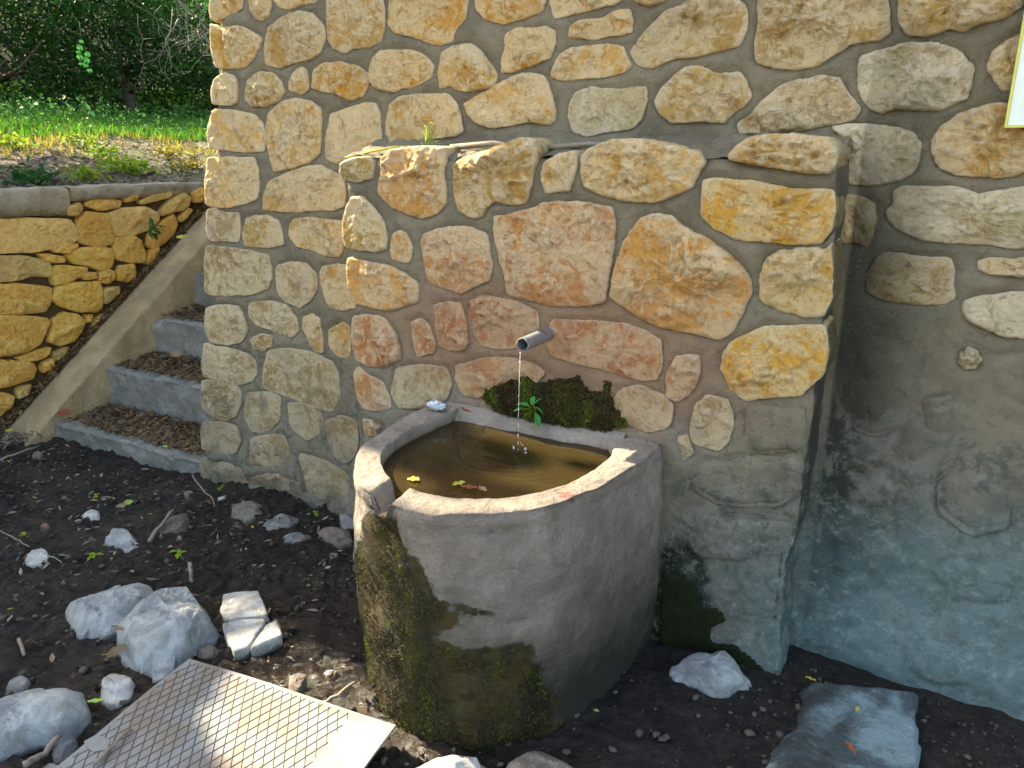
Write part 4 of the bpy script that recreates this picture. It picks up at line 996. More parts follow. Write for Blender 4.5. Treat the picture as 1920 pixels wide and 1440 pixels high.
rock('pebble', '617,1038 627,1030 636,1036 633,1045 620,1046', .015, 't', 'lone round pebble near the left side of the trough', 'pebble', seed=817, cell=.005, rough=.3)
rock('pebble', '74,984 84,978 93,985 86,992 76,991', .015, 'r', 'small reddish pebble near the left edge', 'pebble', seed=818, cell=.005, rough=.3)
rock('rock', '57,851 67,845 78,850 74,856 59,857', .03, 't', 'small tan stone at the foot of the sloped kerb', seed=819, cell=.006)
rock('pebble', '344,922 353,917 361,922 358,931 347,932', .018, 't', 'round brown pebble below the first step', 'pebble', seed=820, cell=.005, rough=.4)
rock('rock', '1248,1236 1275,1224 1325,1230 1360,1220 1385,1232 1413,1256 1412,1270 1385,1270 1358,1285 1330,1282 1305,1266 1255,1250', .09, 'b', 'knobbly white rock in the dark corner right of the trough', seed=821, flare=0)
rock('rock', '755,1440 800,1420 870,1418 915,1431 935,1455 900,1490 790,1490', .06, 'w', 'pale flat rock at the bottom edge below the trough, left one', seed=822, edge=5)
rock('rock', '940,1450 972,1412 1010,1400 1060,1412 1100,1450 1060,1490 960,1490', .08, 't', 'grey-brown rock at the bottom edge below the trough, right one', seed=823)
rock('rock', '635,960 648,952 664,958 666,982 645,985', .04, 'g', 'grey stone wedged between wall foot and trough', seed=824)
rock('pebble', '408,931 417,927 424,934 416,940', .014, 'w', 'tiny white stone by the wall corner', 'pebble', seed=825, cell=.005, rough=.3)
rock('rock', '10,1285 22,1268 40,1262 52,1270 50,1285 25,1292', .03, 'g', 'small grey stone just above the big corner rock', seed=826)
rock('rock', '100,1400 120,1385 138,1378 145,1400 128,1420 105,1425', .02, 'g', 'grey curled stone chip beside the bent stick', seed=827)
rock('rock', '75,1437 95,1428 115,1440 100,1460 75,1455', .03, 'g', 'grey stone at the bottom edge left of the plate', seed=828)
ro = rock('root_lump', '545,1262 560,1256 572,1262 575,1275 568,1288 552,1295 543,1285', .035, 'n', 'knotty wet brown lump at the upper edge of the plate', 'root', seed=829)
rock('rock', '430,985 445,975 458,985 455,1005 440,1015 432,1000', .018, 'n', 'small muddy brown stone below the blocky rock', seed=830)

# many small pebbles pressed in the mud: one mass
M['clod'] = plain('clod', (.075, .065, .05), .9, .2, .8, 9, .5)
def scatter_pebbles(name, n, x0, x1, y0, y1, rmin, rmax, mat, seed, colr):
    rg = np.random.default_rng(seed); a = []; Fs = []; off = 0
    base = np.array([(1, 0, 0), (-1, 0, 0), (0, 1, 0), (0, -1, 0), (0, 0, 1), (0, 0, -1)], float)
    tri = [(0, 2, 4), (2, 1, 4), (1, 3, 4), (3, 0, 4), (2, 0, 5), (1, 2, 5), (3, 1, 5), (0, 3, 5)]
    mids = {}; V0 = [b for b in base]; T2 = []
    def mid_(i, j):
        k = (min(i, j), max(i, j))
        if k not in mids: v = V0[i] + V0[j]; V0.append(v / np.linalg.norm(v)); mids[k] = len(V0) - 1
        return mids[k]
    for (i, j, k) in tri:
        a_, b_, c_ = mid_(i, j), mid_(j, k), mid_(k, i); T2 += [(i, a_, c_), (a_, j, b_), (c_, b_, k), (a_, b_, c_)]
    V0 = np.array(V0); T2 = np.array(T2); VV = []; FF = []
    for q in range(n):
        x, y = rg.uniform(x0, x1), rg.uniform(y0, y1); r_ = rmin + (rmax - rmin) * rg.random() ** 3
        v = V0 * (1 + rg.normal(0, .16, (len(V0), 1))) * np.array([1, rg.uniform(.6, 1), rg.uniform(.4, .7)]) * r_
        t = rg.uniform(0, 6.28); v = v @ np.array([[math.cos(t), math.sin(t), 0], [-math.sin(t), math.cos(t), 0], [0, 0, 1]])
        z = float(ground_z(np.array([x]), np.array([y]))[0]); VV.append(v + [x, y, z + .004 + r_ * .2]); FF.append(T2 + off); off += len(V0)
    o = mesh(name, np.vstack(VV), np.vstack(FF), mat); o.color = (*colr, 1); return o
tag(scatter_pebbles('gravel', 2200, -4.3, .9, -1.6, .1, .003, .016, M['clod'], 5, (.16, .14, .11)), 'small stones and clods pressed into the dark mud', kind='stuff')
tag(scatter_pebbles('gravel', 700, -.35, 1.0, -.8, .12, .003, .009, M['rock'], 6, (.16, .17, .16)), 'fine grit along the foot of the wall at right', kind='stuff')

# ------------------------------------------------------------------ slab at the right
def mat_slab():
    b = NB('worn_slab'); n1 = b.noise(5, 7, .65, .5); n2 = b.noise(40, 7, .7); n3 = b.noise(200, 5, .7)
    c = b.mix(b.smooth(n1, .42, .55), (.06, .085, .09), (.17, .25, .27))
    x = b.sep()[0]; n4 = b.noise(6, 7, .7)
    muddy = b.smooth(b.math('ADD', x, b.math('MULTIPLY', b.math('SUBTRACT', n4, .5), .8)), -.02, -.28)
    c = b.mix(b.math('MULTIPLY', muddy, .93), c, (.028, .032, .026))
    q = onplane(1400, 1410, 2, .03); pale = b.blob(0, q[0], .075, 1, q[1], .05, .4, 14, .12)
    c = b.mix(pale, c, (.24, .33, .34))
    c = b.mix(b.math('MULTIPLY', b.smooth(n2, .55, .7), .6), c, (.05, .06, .055))
    b.bump(n2, 1.0, .014); b.bump(n1, .6, .01); b.bump(n3, .5, .002)
    return b.done(c, .85, .3)
M['wslab'] = mat_slab()
cs = [onplane(x, y, 2, .03)[:2] for x, y in ((1520, 1238), (1722, 1288), (1732, 1500), (1330, 1500))]
cs[0] = onplane(1470, 1262, 2, .03)[:2]
A_, B_, C_, D_ = [np.array(c) for c in cs]
nu, nv = 90, 90; u, v = np.meshgrid(np.linspace(0, 1, nu), np.linspace(0, 1, nv))
S = (A_[None, None] * (1 - u)[..., None] + B_[None, None] * u[..., None]) * (1 - v)[..., None] + (D_[None, None] * (1 - u)[..., None] + C_[None, None] * u[..., None]) * v[..., None]
ps = np.dstack([S, np.zeros(S.shape[:2])]); hz = .022 + .006 * fbm(ps, 6, 3, .5, 180) + .004 * fbm(ps, 30, 3, .6, 181)
e = np.minimum(np.minimum(u, 1 - u), v); hz = hz - .02 * (1 - sstep(0, .04, e)) - .14 * sstep(.32, -.08, u + .25 * fbm(ps, 5, 3, .6, 184))
hz[:, -1] = -.14; hz[0, :] = -.12; S[:, -1] += (B_ - A_) * .006; 
S2 = S + (fbm(ps, 9, 3, .6, 182) * .035)[..., None] * (e < .02)[..., None]
slab = mesh('concrete_slab', np.dstack([S2, hz]).reshape(-1, 3), grid_faces(nv, nu)[:, ::-1], M['wslab'], None, True, (B_[0], B_[1], 0))
tag(slab, 'worn concrete slab lying on the ground in the lower right, muddy towards the trough', 'slab')

# ------------------------------------------------------------------ metal checker plate
ZP_ = .045
pa = onplane(355, 1235, 2, ZP_)[:2]; pb = onplane(742, 1357, 2, ZP_)[:2]; pc_ = onplane(150, 1440, 2, ZP_)[:2]
ex = (pb - pa); Lx = np.linalg.norm(ex); ex = ex / Lx; ey = (pc_ - pa); ey = ey - ex * (ey @ ex) * .75; ey /= np.linalg.norm(ey); Ly = .95
def plc(u, v, z=0): p = pa + ex * u + ey * v; return (p[0], p[1], ZP_ + z)
def mat_plate():
    b = NB('galvanised_plate'); n1 = b.noise(6, 7, .65, .5); n2 = b.noise(45, 7, .7); n3 = b.noise(180, 5, .7)
    c = b.mix(b.smooth(n1, .4, .62), (.175, .19, .195), (.155, .14, .115))
    c = b.mix(b.math('MULTIPLY', b.smooth(b.noise(8, 7, .7, 1.0), .52, .66), .75), c, (.17, .105, .055))
    c = b.mix(b.math('MULTIPLY', b.smooth(n2, .6, .72), .6), c, (.18, .10, .055))
    c = b.mix(b.math('MULTIPLY', b.smooth(n3, .62, .72), .5), c, (.12, .10, .08))
    b.bsdf.inputs['Metallic'].default_value = .15
    b.bump(n2, .3, .003); b.bump(n3, .3, .001)
    return b.done(c, .6, .4)
M['plate'] = mat_plate()
plate = empty('metal_plate', (float(pa[0]), float(pa[1]), ZP_), 'pale galvanised steel checker plate with rust stains lying in the foreground mud', 'metal plate')
nu, nv = 70, 60; V = []
for j in range(nv):
    for i in range(nu):
        u_ = Lx * i / (nu - 1); v_ = Ly * j / (nv - 1); z = .004 * math.sin(u_ * 7 + v_ * 3) + .003 * math.sin(v_ * 11)
        V.append(plc(u_, v_, z))
V = np.array(V); F = grid_faces(nv, nu).tolist(); nb = len(V)
# rim downwards 6 mm
ring = [i for i in range(nu)] + [j * nu + nu - 1 for j in range(1, nv)] + [(nv - 1) * nu + i for i in range(nu - 2, -1, -1)] + [j * nu for j in range(nv - 2, 0, -1)]
V2 = V[ring] - np.array([0, 0, .007]); V = np.vstack([V, V2]); m_ = len(ring)
F += [(ring[k], nb + k, nb + (k + 1) % m_, ring[(k + 1) % m_]) for k in range(m_)]; F.append(tuple(nb + k for k in range(m_))[::-1])
mesh('plate_sheet', V, F, M['plate'], plate, smooth=False)
d1 = (onplane(348, 1320, 2, ZP_) - onplane(289, 1349, 2, ZP_))[:2]; d2 = (onplane(310, 1285, 2, ZP_) - onplane(292, 1332, 2, ZP_))[:2]
acc_V = []; acc_F = []; cnt = 0
M['rib'] = plain('plate_rib', (.085, .072, .055), .6, .4, .5, 30, .3)
Umax = Lx * .83
for dvec, sp in ((d1, .0262), (d2, .0262)):
    d = np.array([dvec @ ex, dvec @ ey]); d /= np.linalg.norm(d); nrm2 = np.array([-d[1], d[0]])
    cr = [np.array(c) @ nrm2 for c in ((0, 0), (Umax, 0), (Umax, Ly), (0, Ly))]
    k0, k1 = min(cr), max(cr); t_ = k0 + sp / 2
    while t_ < k1:
        # clip line to rectangle
        p0 = nrm2 * t_; ts = []
        for ax, lo_, hi_ in ((0, .012, Umax - .01), (1, .012, Ly - .012)):
            if abs(d[ax]) > 1e-6: a_, b_ = (lo_ - p0[ax]) / d[ax], (hi_ - p0[ax]) / d[ax]; ts.append((min(a_, b_), max(a_, b_)))
        s0, s1 = max(t[0] for t in ts), min(t[1] for t in ts)
        if s1 - s0 > .02:
            ns = max(1, int((s1 - s0) / .03)); 
            for side in range(ns):
                a0 = s0 + (s1 - s0) * side / ns; a1 = s0 + (s1 - s0) * (side + 1) / ns
                for (aa, bb) in ((a0, a1),):
                    for q, (off_, zz_) in enumerate(((-.0014, .0), (0, .0016), (.0014, .0))):
                        for s_ in (aa, bb):
                            pt = p0 + d * s_ + nrm2 * off_; zb_ = .004 * math.sin(pt[0] * 7 + pt[1] * 3) + .003 * math.sin(pt[1] * 11)
                            acc_V.append(plc(pt[0], pt[1], zz_ + zb_ + .0002))
                    acc_F += [(cnt, cnt + 1, cnt + 3, cnt + 2), (cnt + 2, cnt + 3, cnt + 5, cnt + 4)]; cnt += 6
        t_ += sp
tag(mesh('diamond_ribs', acc_V, acc_F, M['rib'], plate, smooth=False), kind='stuff')
tb = Acc()
# torn tab of metal at the plate's left edge
tp = [onplane(x, y, 2, ZP_)[:2] for x, y in ((158, 1392), (180, 1380), (207, 1390), (200, 1408), (175, 1412), (162, 1402))]
V = [(p[0], p[1], ZP_ + .004) for p in tp] + [(p[0], p[1], ZP_ - .004) for p in tp]; n_ = len(tp)
mesh('torn_tab', V, [tuple(range(n_))[::-1], tuple(range(n_, 2 * n_))] + [(k, (k + 1) % n_, n_ + (k + 1) % n_, n_ + k) for k in range(n_)], M['plate'], plate, smooth=False)

# ------------------------------------------------------------------ sign
sign = empty('sign_board', (.45, YW - .03, 1.57), 'pale board with a thin yellow edge, fixed high on the wall at right', 'sign')
M['board'] = plain('board_face', (.62, .72, .66), .5, .4, .04, 6, .05); M['board_edge'] = plain('board_edge', (.50, .52, .12), .5, .4, .1, 10, .1)
def box(x0, x1, y0, y1, z0, z1): 
    return [(x0, y0, z0), (x1, y0, z0), (x1, y1, z0), (x0, y1, z0), (x0, y0, z1), (x1, y0, z1), (x1, y1, z1), (x0, y1, z1)], [(0, 3, 2, 1), (4, 5, 6, 7), (0, 1, 5, 4), (1, 2, 6, 5), (2, 3, 7, 6), (3, 0, 4, 7)]
sx0, sx1, sz0, sz1 = .072, .72, 1.563, 2.25
V, F = box(sx0 + .006, sx1 - .006, YW - .052, YW - .026, sz0 + .006, sz1 - .006); mesh('board', V, F, M['board'], sign, smooth=False)
a = Acc()
for bb in ((sx0, sx1, YW - .055, YW - .024, sz0, sz0 + .0055), (sx0, sx1, YW - .055, YW - .024, sz1 - .0055, sz1), (sx0, sx0 + .0055, YW - .0545, YW - .0245, sz0 + .0056, sz1 - .0056), (sx1 - .0055, sx1, YW - .0545, YW - .0245, sz0 + .0056, sz1 - .0056)): a.add(*box(*bb))
a.build('edge_trim', M['board_edge'], sign, smooth=False)

# ------------------------------------------------------------------ small things: leaves, twigs, weeds, cloth
def single_leaf(name, px, py, z, L_, Wd, mat, label, cat='leaf', curl=.3, rot=0, tilt=(0, 0), group=None):
    p = onplane(px, py, 2, z); n = 9; V = []; F = []
    for i in range(n):
        f = i / (n - 1); wv = Wd * math.sin(math.pi * (f * .93 + .04)) ** .8 * (1 + .12 * math.sin(i * 2.1))
        for j in (-1, -.5, 0, .5, 1):
            V.append(((f - .5) * L_, j * wv / 2, curl * L_ * (f - .5) ** 2 + abs(j) * wv * .18 + .002 * math.sin(i * 1.7 + j * 3)))
    F = grid_faces(n, 5); o = mesh(name, V, F, mat)
    o.location = p; o.rotation_euler = (R(tilt[0]), R(tilt[1]), R(rot)); tag(o, label, cat, group); return o
M['leaf_red'] = mat_leaf('red_brown_leaf', (.22, .06, .03), (.30, .10, .05), .2, 30, .6)
M['leaf_tan'] = mat_leaf('tan_leaf', (.22, .15, .09), (.34, .24, .15), .2, 30, .7)
M['leaf_yel'] = mat_leaf('yellow_leaf', (.45, .38, .04), (.50, .48, .10), .3, 30, .5)
M['leaf_lime'] = mat_leaf('lime_leaf', (.30, .48, .08), (.45, .60, .15), .3, 30, .5)
single_leaf('dead_leaf', 872, 770, .675, .055, .022, M['leaf_red'], 'red-brown dead leaf on the back edge of the trough', rot=70, tilt=(20, 30))
single_leaf('floating_leaf', 775, 900, .626, .035, .028, M['leaf_yel'], 'yellow leaf floating in the trough beside the spill notch', rot=20)
single_leaf('floating_leaf', 880, 915, .627, .05, .022, M['leaf_red'], 'red-brown leaf floating at the front of the trough', rot=10)
single_leaf('floating_leaf', 905, 918, .6265, .04, .018, M['leaf_tan'], 'tan leaf scrap floating beside the red-brown one at the trough front', rot=-30)
single_leaf('floating_leaf', 860, 908, .6265, .04, .024, M['leaf_yel'], 'small yellow leaf floating beside the red-brown one', rot=60)
single_leaf('dead_leaf', 213, 1222, .04, .085, .026, M['leaf_tan'], 'large curled tan leaf standing against the flat pale rock', rot=100, tilt=(65, 10), curl=.9)
single_leaf('dead_leaf', 220, 1178, .09, .04, .018, M['leaf_tan'], 'brown leaf lying on the rounded grey rock', rot=40, tilt=(10, 30))
single_leaf('fallen_leaf', 180, 1314, .03, .045, .012, M['leaf_lime'], 'lime green narrow leaf on the mud left of the plate', rot=40, tilt=(20, 0))
single_leaf('fallen_leaf', 340, 445, 1.04, .06, .03, M['leaf_yel'], 'yellow-green leaf on the upper part of the sloped kerb', rot=20, tilt=(35, 0))
single_leaf('fallen_leaf', 240, 942, .02, .04, .025, M['leaf_lime'], 'pale green leaf standing in the mud below the steps', rot=80, tilt=(40, 10))
single_leaf('fallen_leaf', 228, 948, .02, .045, .02, M['leaf_tan'], 'tan pointed leaf beside the pale green one', rot=60, tilt=(40, 0))
single_leaf('fallen_leaf', 98, 1235, .02, .05, .014, M['leaf_tan'], 'narrow brown leaf in the mud above the big corner rock', rot=-30)
single_leaf('fallen_leaf', 1595, 1402, .045, .035, .012, M['leaf_red'], 'brown and orange leaf on the concrete slab', rot=-40, tilt=(10, 20))
single_leaf('fallen_leaf', 1520, 1273, .04, .03, .010, M['leaf_yel'], 'small yellow leaf near the corner of the block', rot=-10)
single_leaf('fallen_leaf', 1608, 1330, .045, .02, .012, M['leaf_yel'], 'tiny yellow leaf in the middle of the slab', rot=70)
single_leaf('fallen_leaf', 1118, 1333, .02, .016, .012, M['leaf_lime'], 'tiny pale leaf on the dark mud in front of the trough', rot=10)
single_leaf('dead_leaf', 120, 775, .07, .09, .05, M['leaf_red'], 'orange-brown leaf at the left end of the lowest step', rot=20, tilt=(20, 0))
single_leaf('fallen_leaf', 18, 808, .02, .05, .028, M['leaf_yel'], 'yellow leaf outside the foot of the sloped kerb', rot=20, tilt=(20, 0))
single_leaf('dead_leaf', 330, 665, .33, .09, .05, M['leaf_tan'], 'tan curled leaf on the second step under the riser', rot=0, tilt=(30, 10))
single_leaf('fallen_leaf', 310, 838, .04, .035, .02, M['leaf_lime'], 'pale leaf lying on the lowest step tread', rot=0)
# twigs
def twig(pts, r0, r1, label, name='twig', mat='twig', sub=None):
    W = [onplane(x, y, 2, z) for x, y, z in pts]; n = len(W); a = Acc()
    D = []
    for i in range(n - 1):
        for k in range(4): D.append(W[i] + (W[i + 1] - W[i]) * k / 4 + rng.normal(0, r0 * .4, 3))
    D.append(W[-1]); a.tube(D, list(np.linspace(r0, r1, len(D))), 8)
    o = a.build(name, M[mat], None, loc=tuple(W[0])); return tag(o, label, name)
twig([(45, 1438, .02), (75, 1415, .025), (112, 1380, .03)], .010, .007, 'thick bent grey stick at the bottom left beside the big rock', 'stick')
twig([(175, 1432, .055), (210, 1400, .055), (247, 1368, .055)], .006, .004, 'straight brown stick lying along the left edge of the plate', 'stick')
twig([(280, 1012, .02), (300, 985, .03), (325, 957, .04)], .010, .006, 'dark stick leaning on the muddy rock', 'stick')
twig([(362, 1092, .0), (357, 1075, .03), (355, 1056, .05)], .007, .008, 'short upright stub of a stick with an orange tip behind the flat rock', 'stick')
twig([(88, 1042, .02), (105, 1046, .02), (116, 1056, .015)], .003, .002, 'thin twig behind the round white stone')
twig([(0, 995, .02), (30, 1010, .02), (55, 1025, .02)], .003, .002, 'thin long twig leading to the round white stone')
twig([(0, 862, .02), (30, 850, .03), (70, 838, .02)], .006, .004, 'grey stick at the foot of the sloped kerb', 'stick')
twig([(360, 890, .02), (378, 915, .02), (400, 938, .02), (402, 950, .02)], .004, .002, 'crooked thin twig by the wall corner')
twig([(35, 1200, .02), (45, 1228, .03)], .006, .005, 'short pale stick standing in the mud at left', 'stick')
twig([(237, 835, .09), (258, 822, .09), (280, 808, .08)], .003, .002, 'straight straw on the lowest step tread')
twig([(600, 1325, .02), (630, 1305, .03), (665, 1280, .03)], .005, .004, 'wet dark stick between the plate and the trough', 'stick')
twig([(130, 1440, .02), (150, 1425, .02)], .006, .005, 'small pale stick at the bottom edge left of the plate', 'stick')
# crumpled cloth on the rim
q0 = onplane(817, 760, 2, .68); a = Acc(); nu, nv = 46, 30; G_ = []
for j in range(nv):
    for i in range(nu):
        th = i / (nu - 1) * 2 * math.pi; ph = j / (nv - 1) * math.pi
        d = np.array([math.sin(ph) * math.cos(th), math.sin(ph) * math.sin(th), math.cos(ph)]); nn = abs(float(fbm(d, 2.2, 3, .6, 190))); r_ = .75 + nn * 1.1 - .35 * (abs(float(fbm(d, 5, 2, .6, 191))) < .06)
        G_.append(q0 + d * np.array([.034, .020, .014]) * r_)
cloth = mesh('crumpled_tissue', np.array(G_), grid_faces(nv, nu), plain('tissue', (.52, .58, .62), .8, .3, .2, 60, .5), None, True, tuple(q0 - [0, 0, .015]))
tag(cloth, 'crumpled bluish white tissue on the back left of the trough rim', 'tissue')

# plants: leaves as parts
def weed(root, leaves, label, name='weed', mat='plant', stem='leaf_bright', stems=True, group=None, leafname='leaf'):
    """leaves: list of (dx,dy,dz, L, W, heading, pitch)"""
    e = empty(name, tuple(root), label, 'plant', group); a = Acc()
    for (dx, dy, dz, L_, Wd, hd, pt) in leaves:
        base = Vector(root) + Vector((dx, dy, dz)) ; dirv = Vector((math.cos(R(hd)) * math.cos(R(pt)), math.sin(R(hd)) * math.cos(R(pt)), math.sin(R(pt))))
        if stems: a.tube([Vector(root), Vector(root).lerp(base, .6) + Vector((0, 0, .15 * (base - Vector(root)).length)), base], [.0018, .0014, .001], 5)
        up = Vector((0, 0, 1)); sd_ = dirv.cross(up).normalized(); nn = sd_.cross(dirv); V = []; n = 8
        for i in range(n):
            f = i / (n - 1); wv = Wd * max(.05, math.sin(math.pi * (f * .92 + .05))) ** .75
            for j in (-1, -.5, 0, .5, 1): V.append(tuple(base + dirv * (f * L_) + sd_ * (j * wv / 2) + nn * (abs(j) * wv * .2 - L_ * .25 * f * f)))
        mesh(leafname, V, grid_faces(n, 5), M[mat], e, True, tuple(base))
    if stems: a.build('stem', M[stem], e)
    return e
rp = onplane(1005, 775, 1, -.04)
weed(rp, [(-.012, -.03, .03, .05, .030, 175, 8), (-.03, -.03, .018, .035, .028, 190, -5), (.01, -.03, .03, .035, .022, 20, -25), (.012, -.03, .01, .045, .024, 330, -50), (-.005, -.02, .035, .03, .018, 100, 60), (.006, -.03, .038, .035, .010, 40, 50), (-.02, -.03, .0, .02, .014, 200, -40)],
     'little green leafy plant growing from the moss under the spout')
rw = onplane(795, 272, 1, .05)
lv = [(.0, 0, z, .03 + .01 * random.random(), .006, random.uniform(0, 360), random.uniform(30, 70)) for z in (.02, .035, .05, .065, .08)] + [(.03, 0, z, .03, .007, random.uniform(0, 360), random.uniform(20, 70)) for z in (.03, .045, .06, .075, .09)] + [(-.02, 0, .05, .035, .005, 180, 30), (.04, 0, .035, .015, .012, 10, 40)]
weed((rw[0], .06, 1.505), lv, 'thin yellow-green weed sprouting on top of the block', mat='leaf_bright')
for (x, y, lab) in ((176, 1048, 'small bright green seedling in the mud above the rounded rock'), (335, 1045, 'yellow-green seedling beside the upright stick stub'), (182, 938, 'tiny green seedling left of the pale green leaf'), (414, 922, 'small dark green seedling at the wall foot'), (45, 1008, 'tiny green seedling near the left edge'), (592, 970, 'tiny yellow-green sprout between the rocks at the wall foot')):
    g_ = onplane(x, y, 2, .015); s_ = 1.3 if x in (176, 335) else .8
    weed(g_, [(random.uniform(-.01, .01), random.uniform(-.01, .01), .012 + random.uniform(0, .01), .022 * s_, .014 * s_, k * 75 + random.uniform(-20, 20), random.uniform(0, 30)) for k in range(5)], lab, 'seedling', 'leaf_bright')
# plant on the retaining wall
g_ = onplane(280, 425, 0, XR + .04)
weed(g_, [(.02, random.uniform(-.05, .05), random.uniform(-.08, .06), .06, .026, random.uniform(-120, 60), random.uniform(-50, 40)) for k in range(14)], 'small green plant growing out of the retaining wall', mat='leaf_mid')
# yellow straw on top of the block
a = Acc(); a.tube([(-1.90, .03, 1.492), (-1.78, .03, 1.512), (-1.66, .035, 1.528)], [.002, .004, .003], 6); o = tag(a.build('straw', M['leaf_yel'], None, loc=(-1.9, .03, 1.49)), 'yellow straw lying on the top left corner of the block', 'straw')
# dry sticks on the block's top
for k, (p0, p1, l_) in enumerate((((845, 1.525), (1000, 1.515), 'left dry stick lying along the top of the block, behind the stones'), ((1015, 1.52), (1190, 1.52), 'right dry stick lying along the top of the block, behind the long pale stone'))):
    xa = onplane(p0[0], 280, 1, .07)[0]; xb = onplane(p1[0], 280, 1, .07)[0]; a = Acc()
    a.tube([(xa, .07, p0[1]), ((xa + xb) / 2, .085, p0[1] + .012), (xb, .06, p1[1] + .004)], [.009, .008, .004], 8); tag(a.build('stick', M['twig'], None, loc=(xa, .07, p0[1])), l_, 'stick')

# ------------------------------------------------------------------ litter
def litter(name, n, fn, mat, size, label, seed, flat=.35, aspect=.4):
    rg = np.random.default_rng(seed); C = fn(rg, n); n = len(C)
    N = rg.normal(0, flat, (n, 3)) + np.array([0, 0, 1]); L_ = size * rg.uniform(.5, 1.4, n)
    V, F = leaf_mesh(C, N, L_, L_ * aspect * rg.uniform(.5, 1.2, n), rg); return tag(mesh(name, V, F, mat), label, kind='stuff')
def on_mud(rg, n):
    x = rg.uniform(-4.2, -1.5, n * 2); y = rg.uniform(-1.5, .15, n * 2); d = rg.random(n * 2) < np.clip((-1.3 - x) * .35 + (y + .6) * .4 + .1, .05, 1); x, y = x[d][:n], y[d][:n]
    return np.column_stack([x, y, ground_z(x, y) + ground_rough(x, y) + .005])
litter('leaf_litter', 2300, on_mud, M['litter_dark'], .022, 'brown leaf scraps scattered over the mud', 31)
litter('leaf_litter', 350, on_mud, M['litter_grey'], .035, 'grey dry leaf scraps scattered over the mud', 32)
litter('leaf_litter', 60, on_mud, M['litter_yellow'], .022, 'yellow leaf scraps scattered over the mud', 33)
def on_steps(rg, n):
    k = rg.integers(0, 5, n); x = rg.uniform(-4.33, -2.9, n); f = rg.random(n) ** .85; y = .22 + .35 * k + .035 + .28 * f
    return np.column_stack([x, y, .02 + .245 * k + .012 + .03 * sstep(.3, 1, f) * rg.random(n)])
litter('leaf_litter', 8500, on_steps, M['litter'], .048, 'brown dead leaves heaped on the stair treads', 34, .45, .3)
litter('leaf_litter', 900, on_steps, M['litter_grey'], .045, 'grey straw and leaves on the stair treads', 35, .45, .2)
def by_kerb(rg, n):
    y = rg.uniform(-.25, 2.2, n); x = -4.625 + .03 * rg.random(n) + np.where(y < .15, rg.uniform(-.02, .0, n), 0); return np.column_stack([x, y, np.maximum(kz(y), -.03) + .01 + .03 * rg.random(n)])
litter('leaf_litter', 1500, by_kerb, M['litter'], .045, 'dead leaves caught between the sloped kerb and the retaining wall', 36, .6, .3)
def low_corner(rg, n):
    y = rg.uniform(-.5, .25, n); x = rg.uniform(-4.66, -4.35, n); return np.column_stack([x, y, ground_z(x, y) + .01 + .04 * rg.random(n)])
litter('leaf_litter', 900, low_corner, M['litter_grey'], .05, 'grey straw heaped at the foot of the retaining wall', 37, .6, .2)
# hillside cover
def on_hill(dx0, dx1, y0, y1, pw=1.0, clump=0):
    def f(rg, n):
        x = -4.78 - (dx0 + (dx1 - dx0) * rg.random(n * 2) ** pw); y = rg.uniform(y0, y1, n * 2)
        if clump: m = fbm(np.stack([x, y, x * 0], -1), .9, 3, .5, clump) > .02; x, y = x[m], y[m]
        x, y = x[:n], y[:n]; return np.column_stack([x, y, hill_z(x, y) + .008])
    return f
litter('leaf_litter', 9000, on_hill(0, 5, -.5, 6), M['litter_grey'], .055, 'grey dry leaves covering the hillside path', 38, .4, .3)
litter('leaf_litter', 2500, on_hill(0, 5, -.5, 6), M['litter'], .055, 'brown dry leaves on the hillside path', 39, .4, .35)
def blades(name, n, fn, mat, h0, h1, label, seed, wd=.006):
    rg = np.random.default_rng(seed); C = fn(rg, n); n = len(C); h = rg.uniform(h0, h1, n)[:, None]; t = rg.uniform(0, 6.28, n)
    s_ = np.column_stack([np.cos(t), np.sin(t), t * 0]) * wd * rg.uniform(.6, 1.6, (n, 1)); ln = rg.normal(0, .35, (n, 3)); ln[:, 2] = 0
    a_ = C - s_; b_ = C + s_; m1 = C + np.array([0, 0, .55]) * h + ln * h * .35; m2 = m1 + s_ * .7; m1 = m1 - s_ * .7; tp_ = C + np.array([0, 0, .9]) * h + ln * h
    V = np.stack([a_, b_, m2, tp_, m1], 1).reshape(-1, 3); k = np.arange(n)[:, None] * 5
    F = [tuple(f) for f in (k + np.array([[0, 1, 2, 4]])).tolist()] + [tuple(f) for f in (k + np.array([[4, 2, 3]])).tolist()]
    return tag(mesh(name, V, F, mat), label, kind='stuff')
blades('grass', 30000, on_hill(3.2, 8.5, -.5, 10), M['grass'], .04, .17, 'green grass and weeds below the trees', 41, .008)
blades('grass', 3500, on_hill(1.8, 4.5, -.5, 8, 1, 61), M['grass_dry'], .03, .10, 'yellowing grass tufts on the hillside path', 42, .006)
litter('undergrowth', 16000, lambda rg, n: (lambda C: C + np.column_stack([np.zeros(len(C)), np.zeros(len(C)), rg.random(len(C)) ** 1.5 * (.12 + .35 * np.clip(fbm(C, .9, 3, .5, 66) + .3, 0, 1))]))(on_hill(3.6, 8.6, -.5, 10)(rg, n)), M['leaf_weed'], .055, 'leafy weeds growing through the grass', 43, .9, .5)
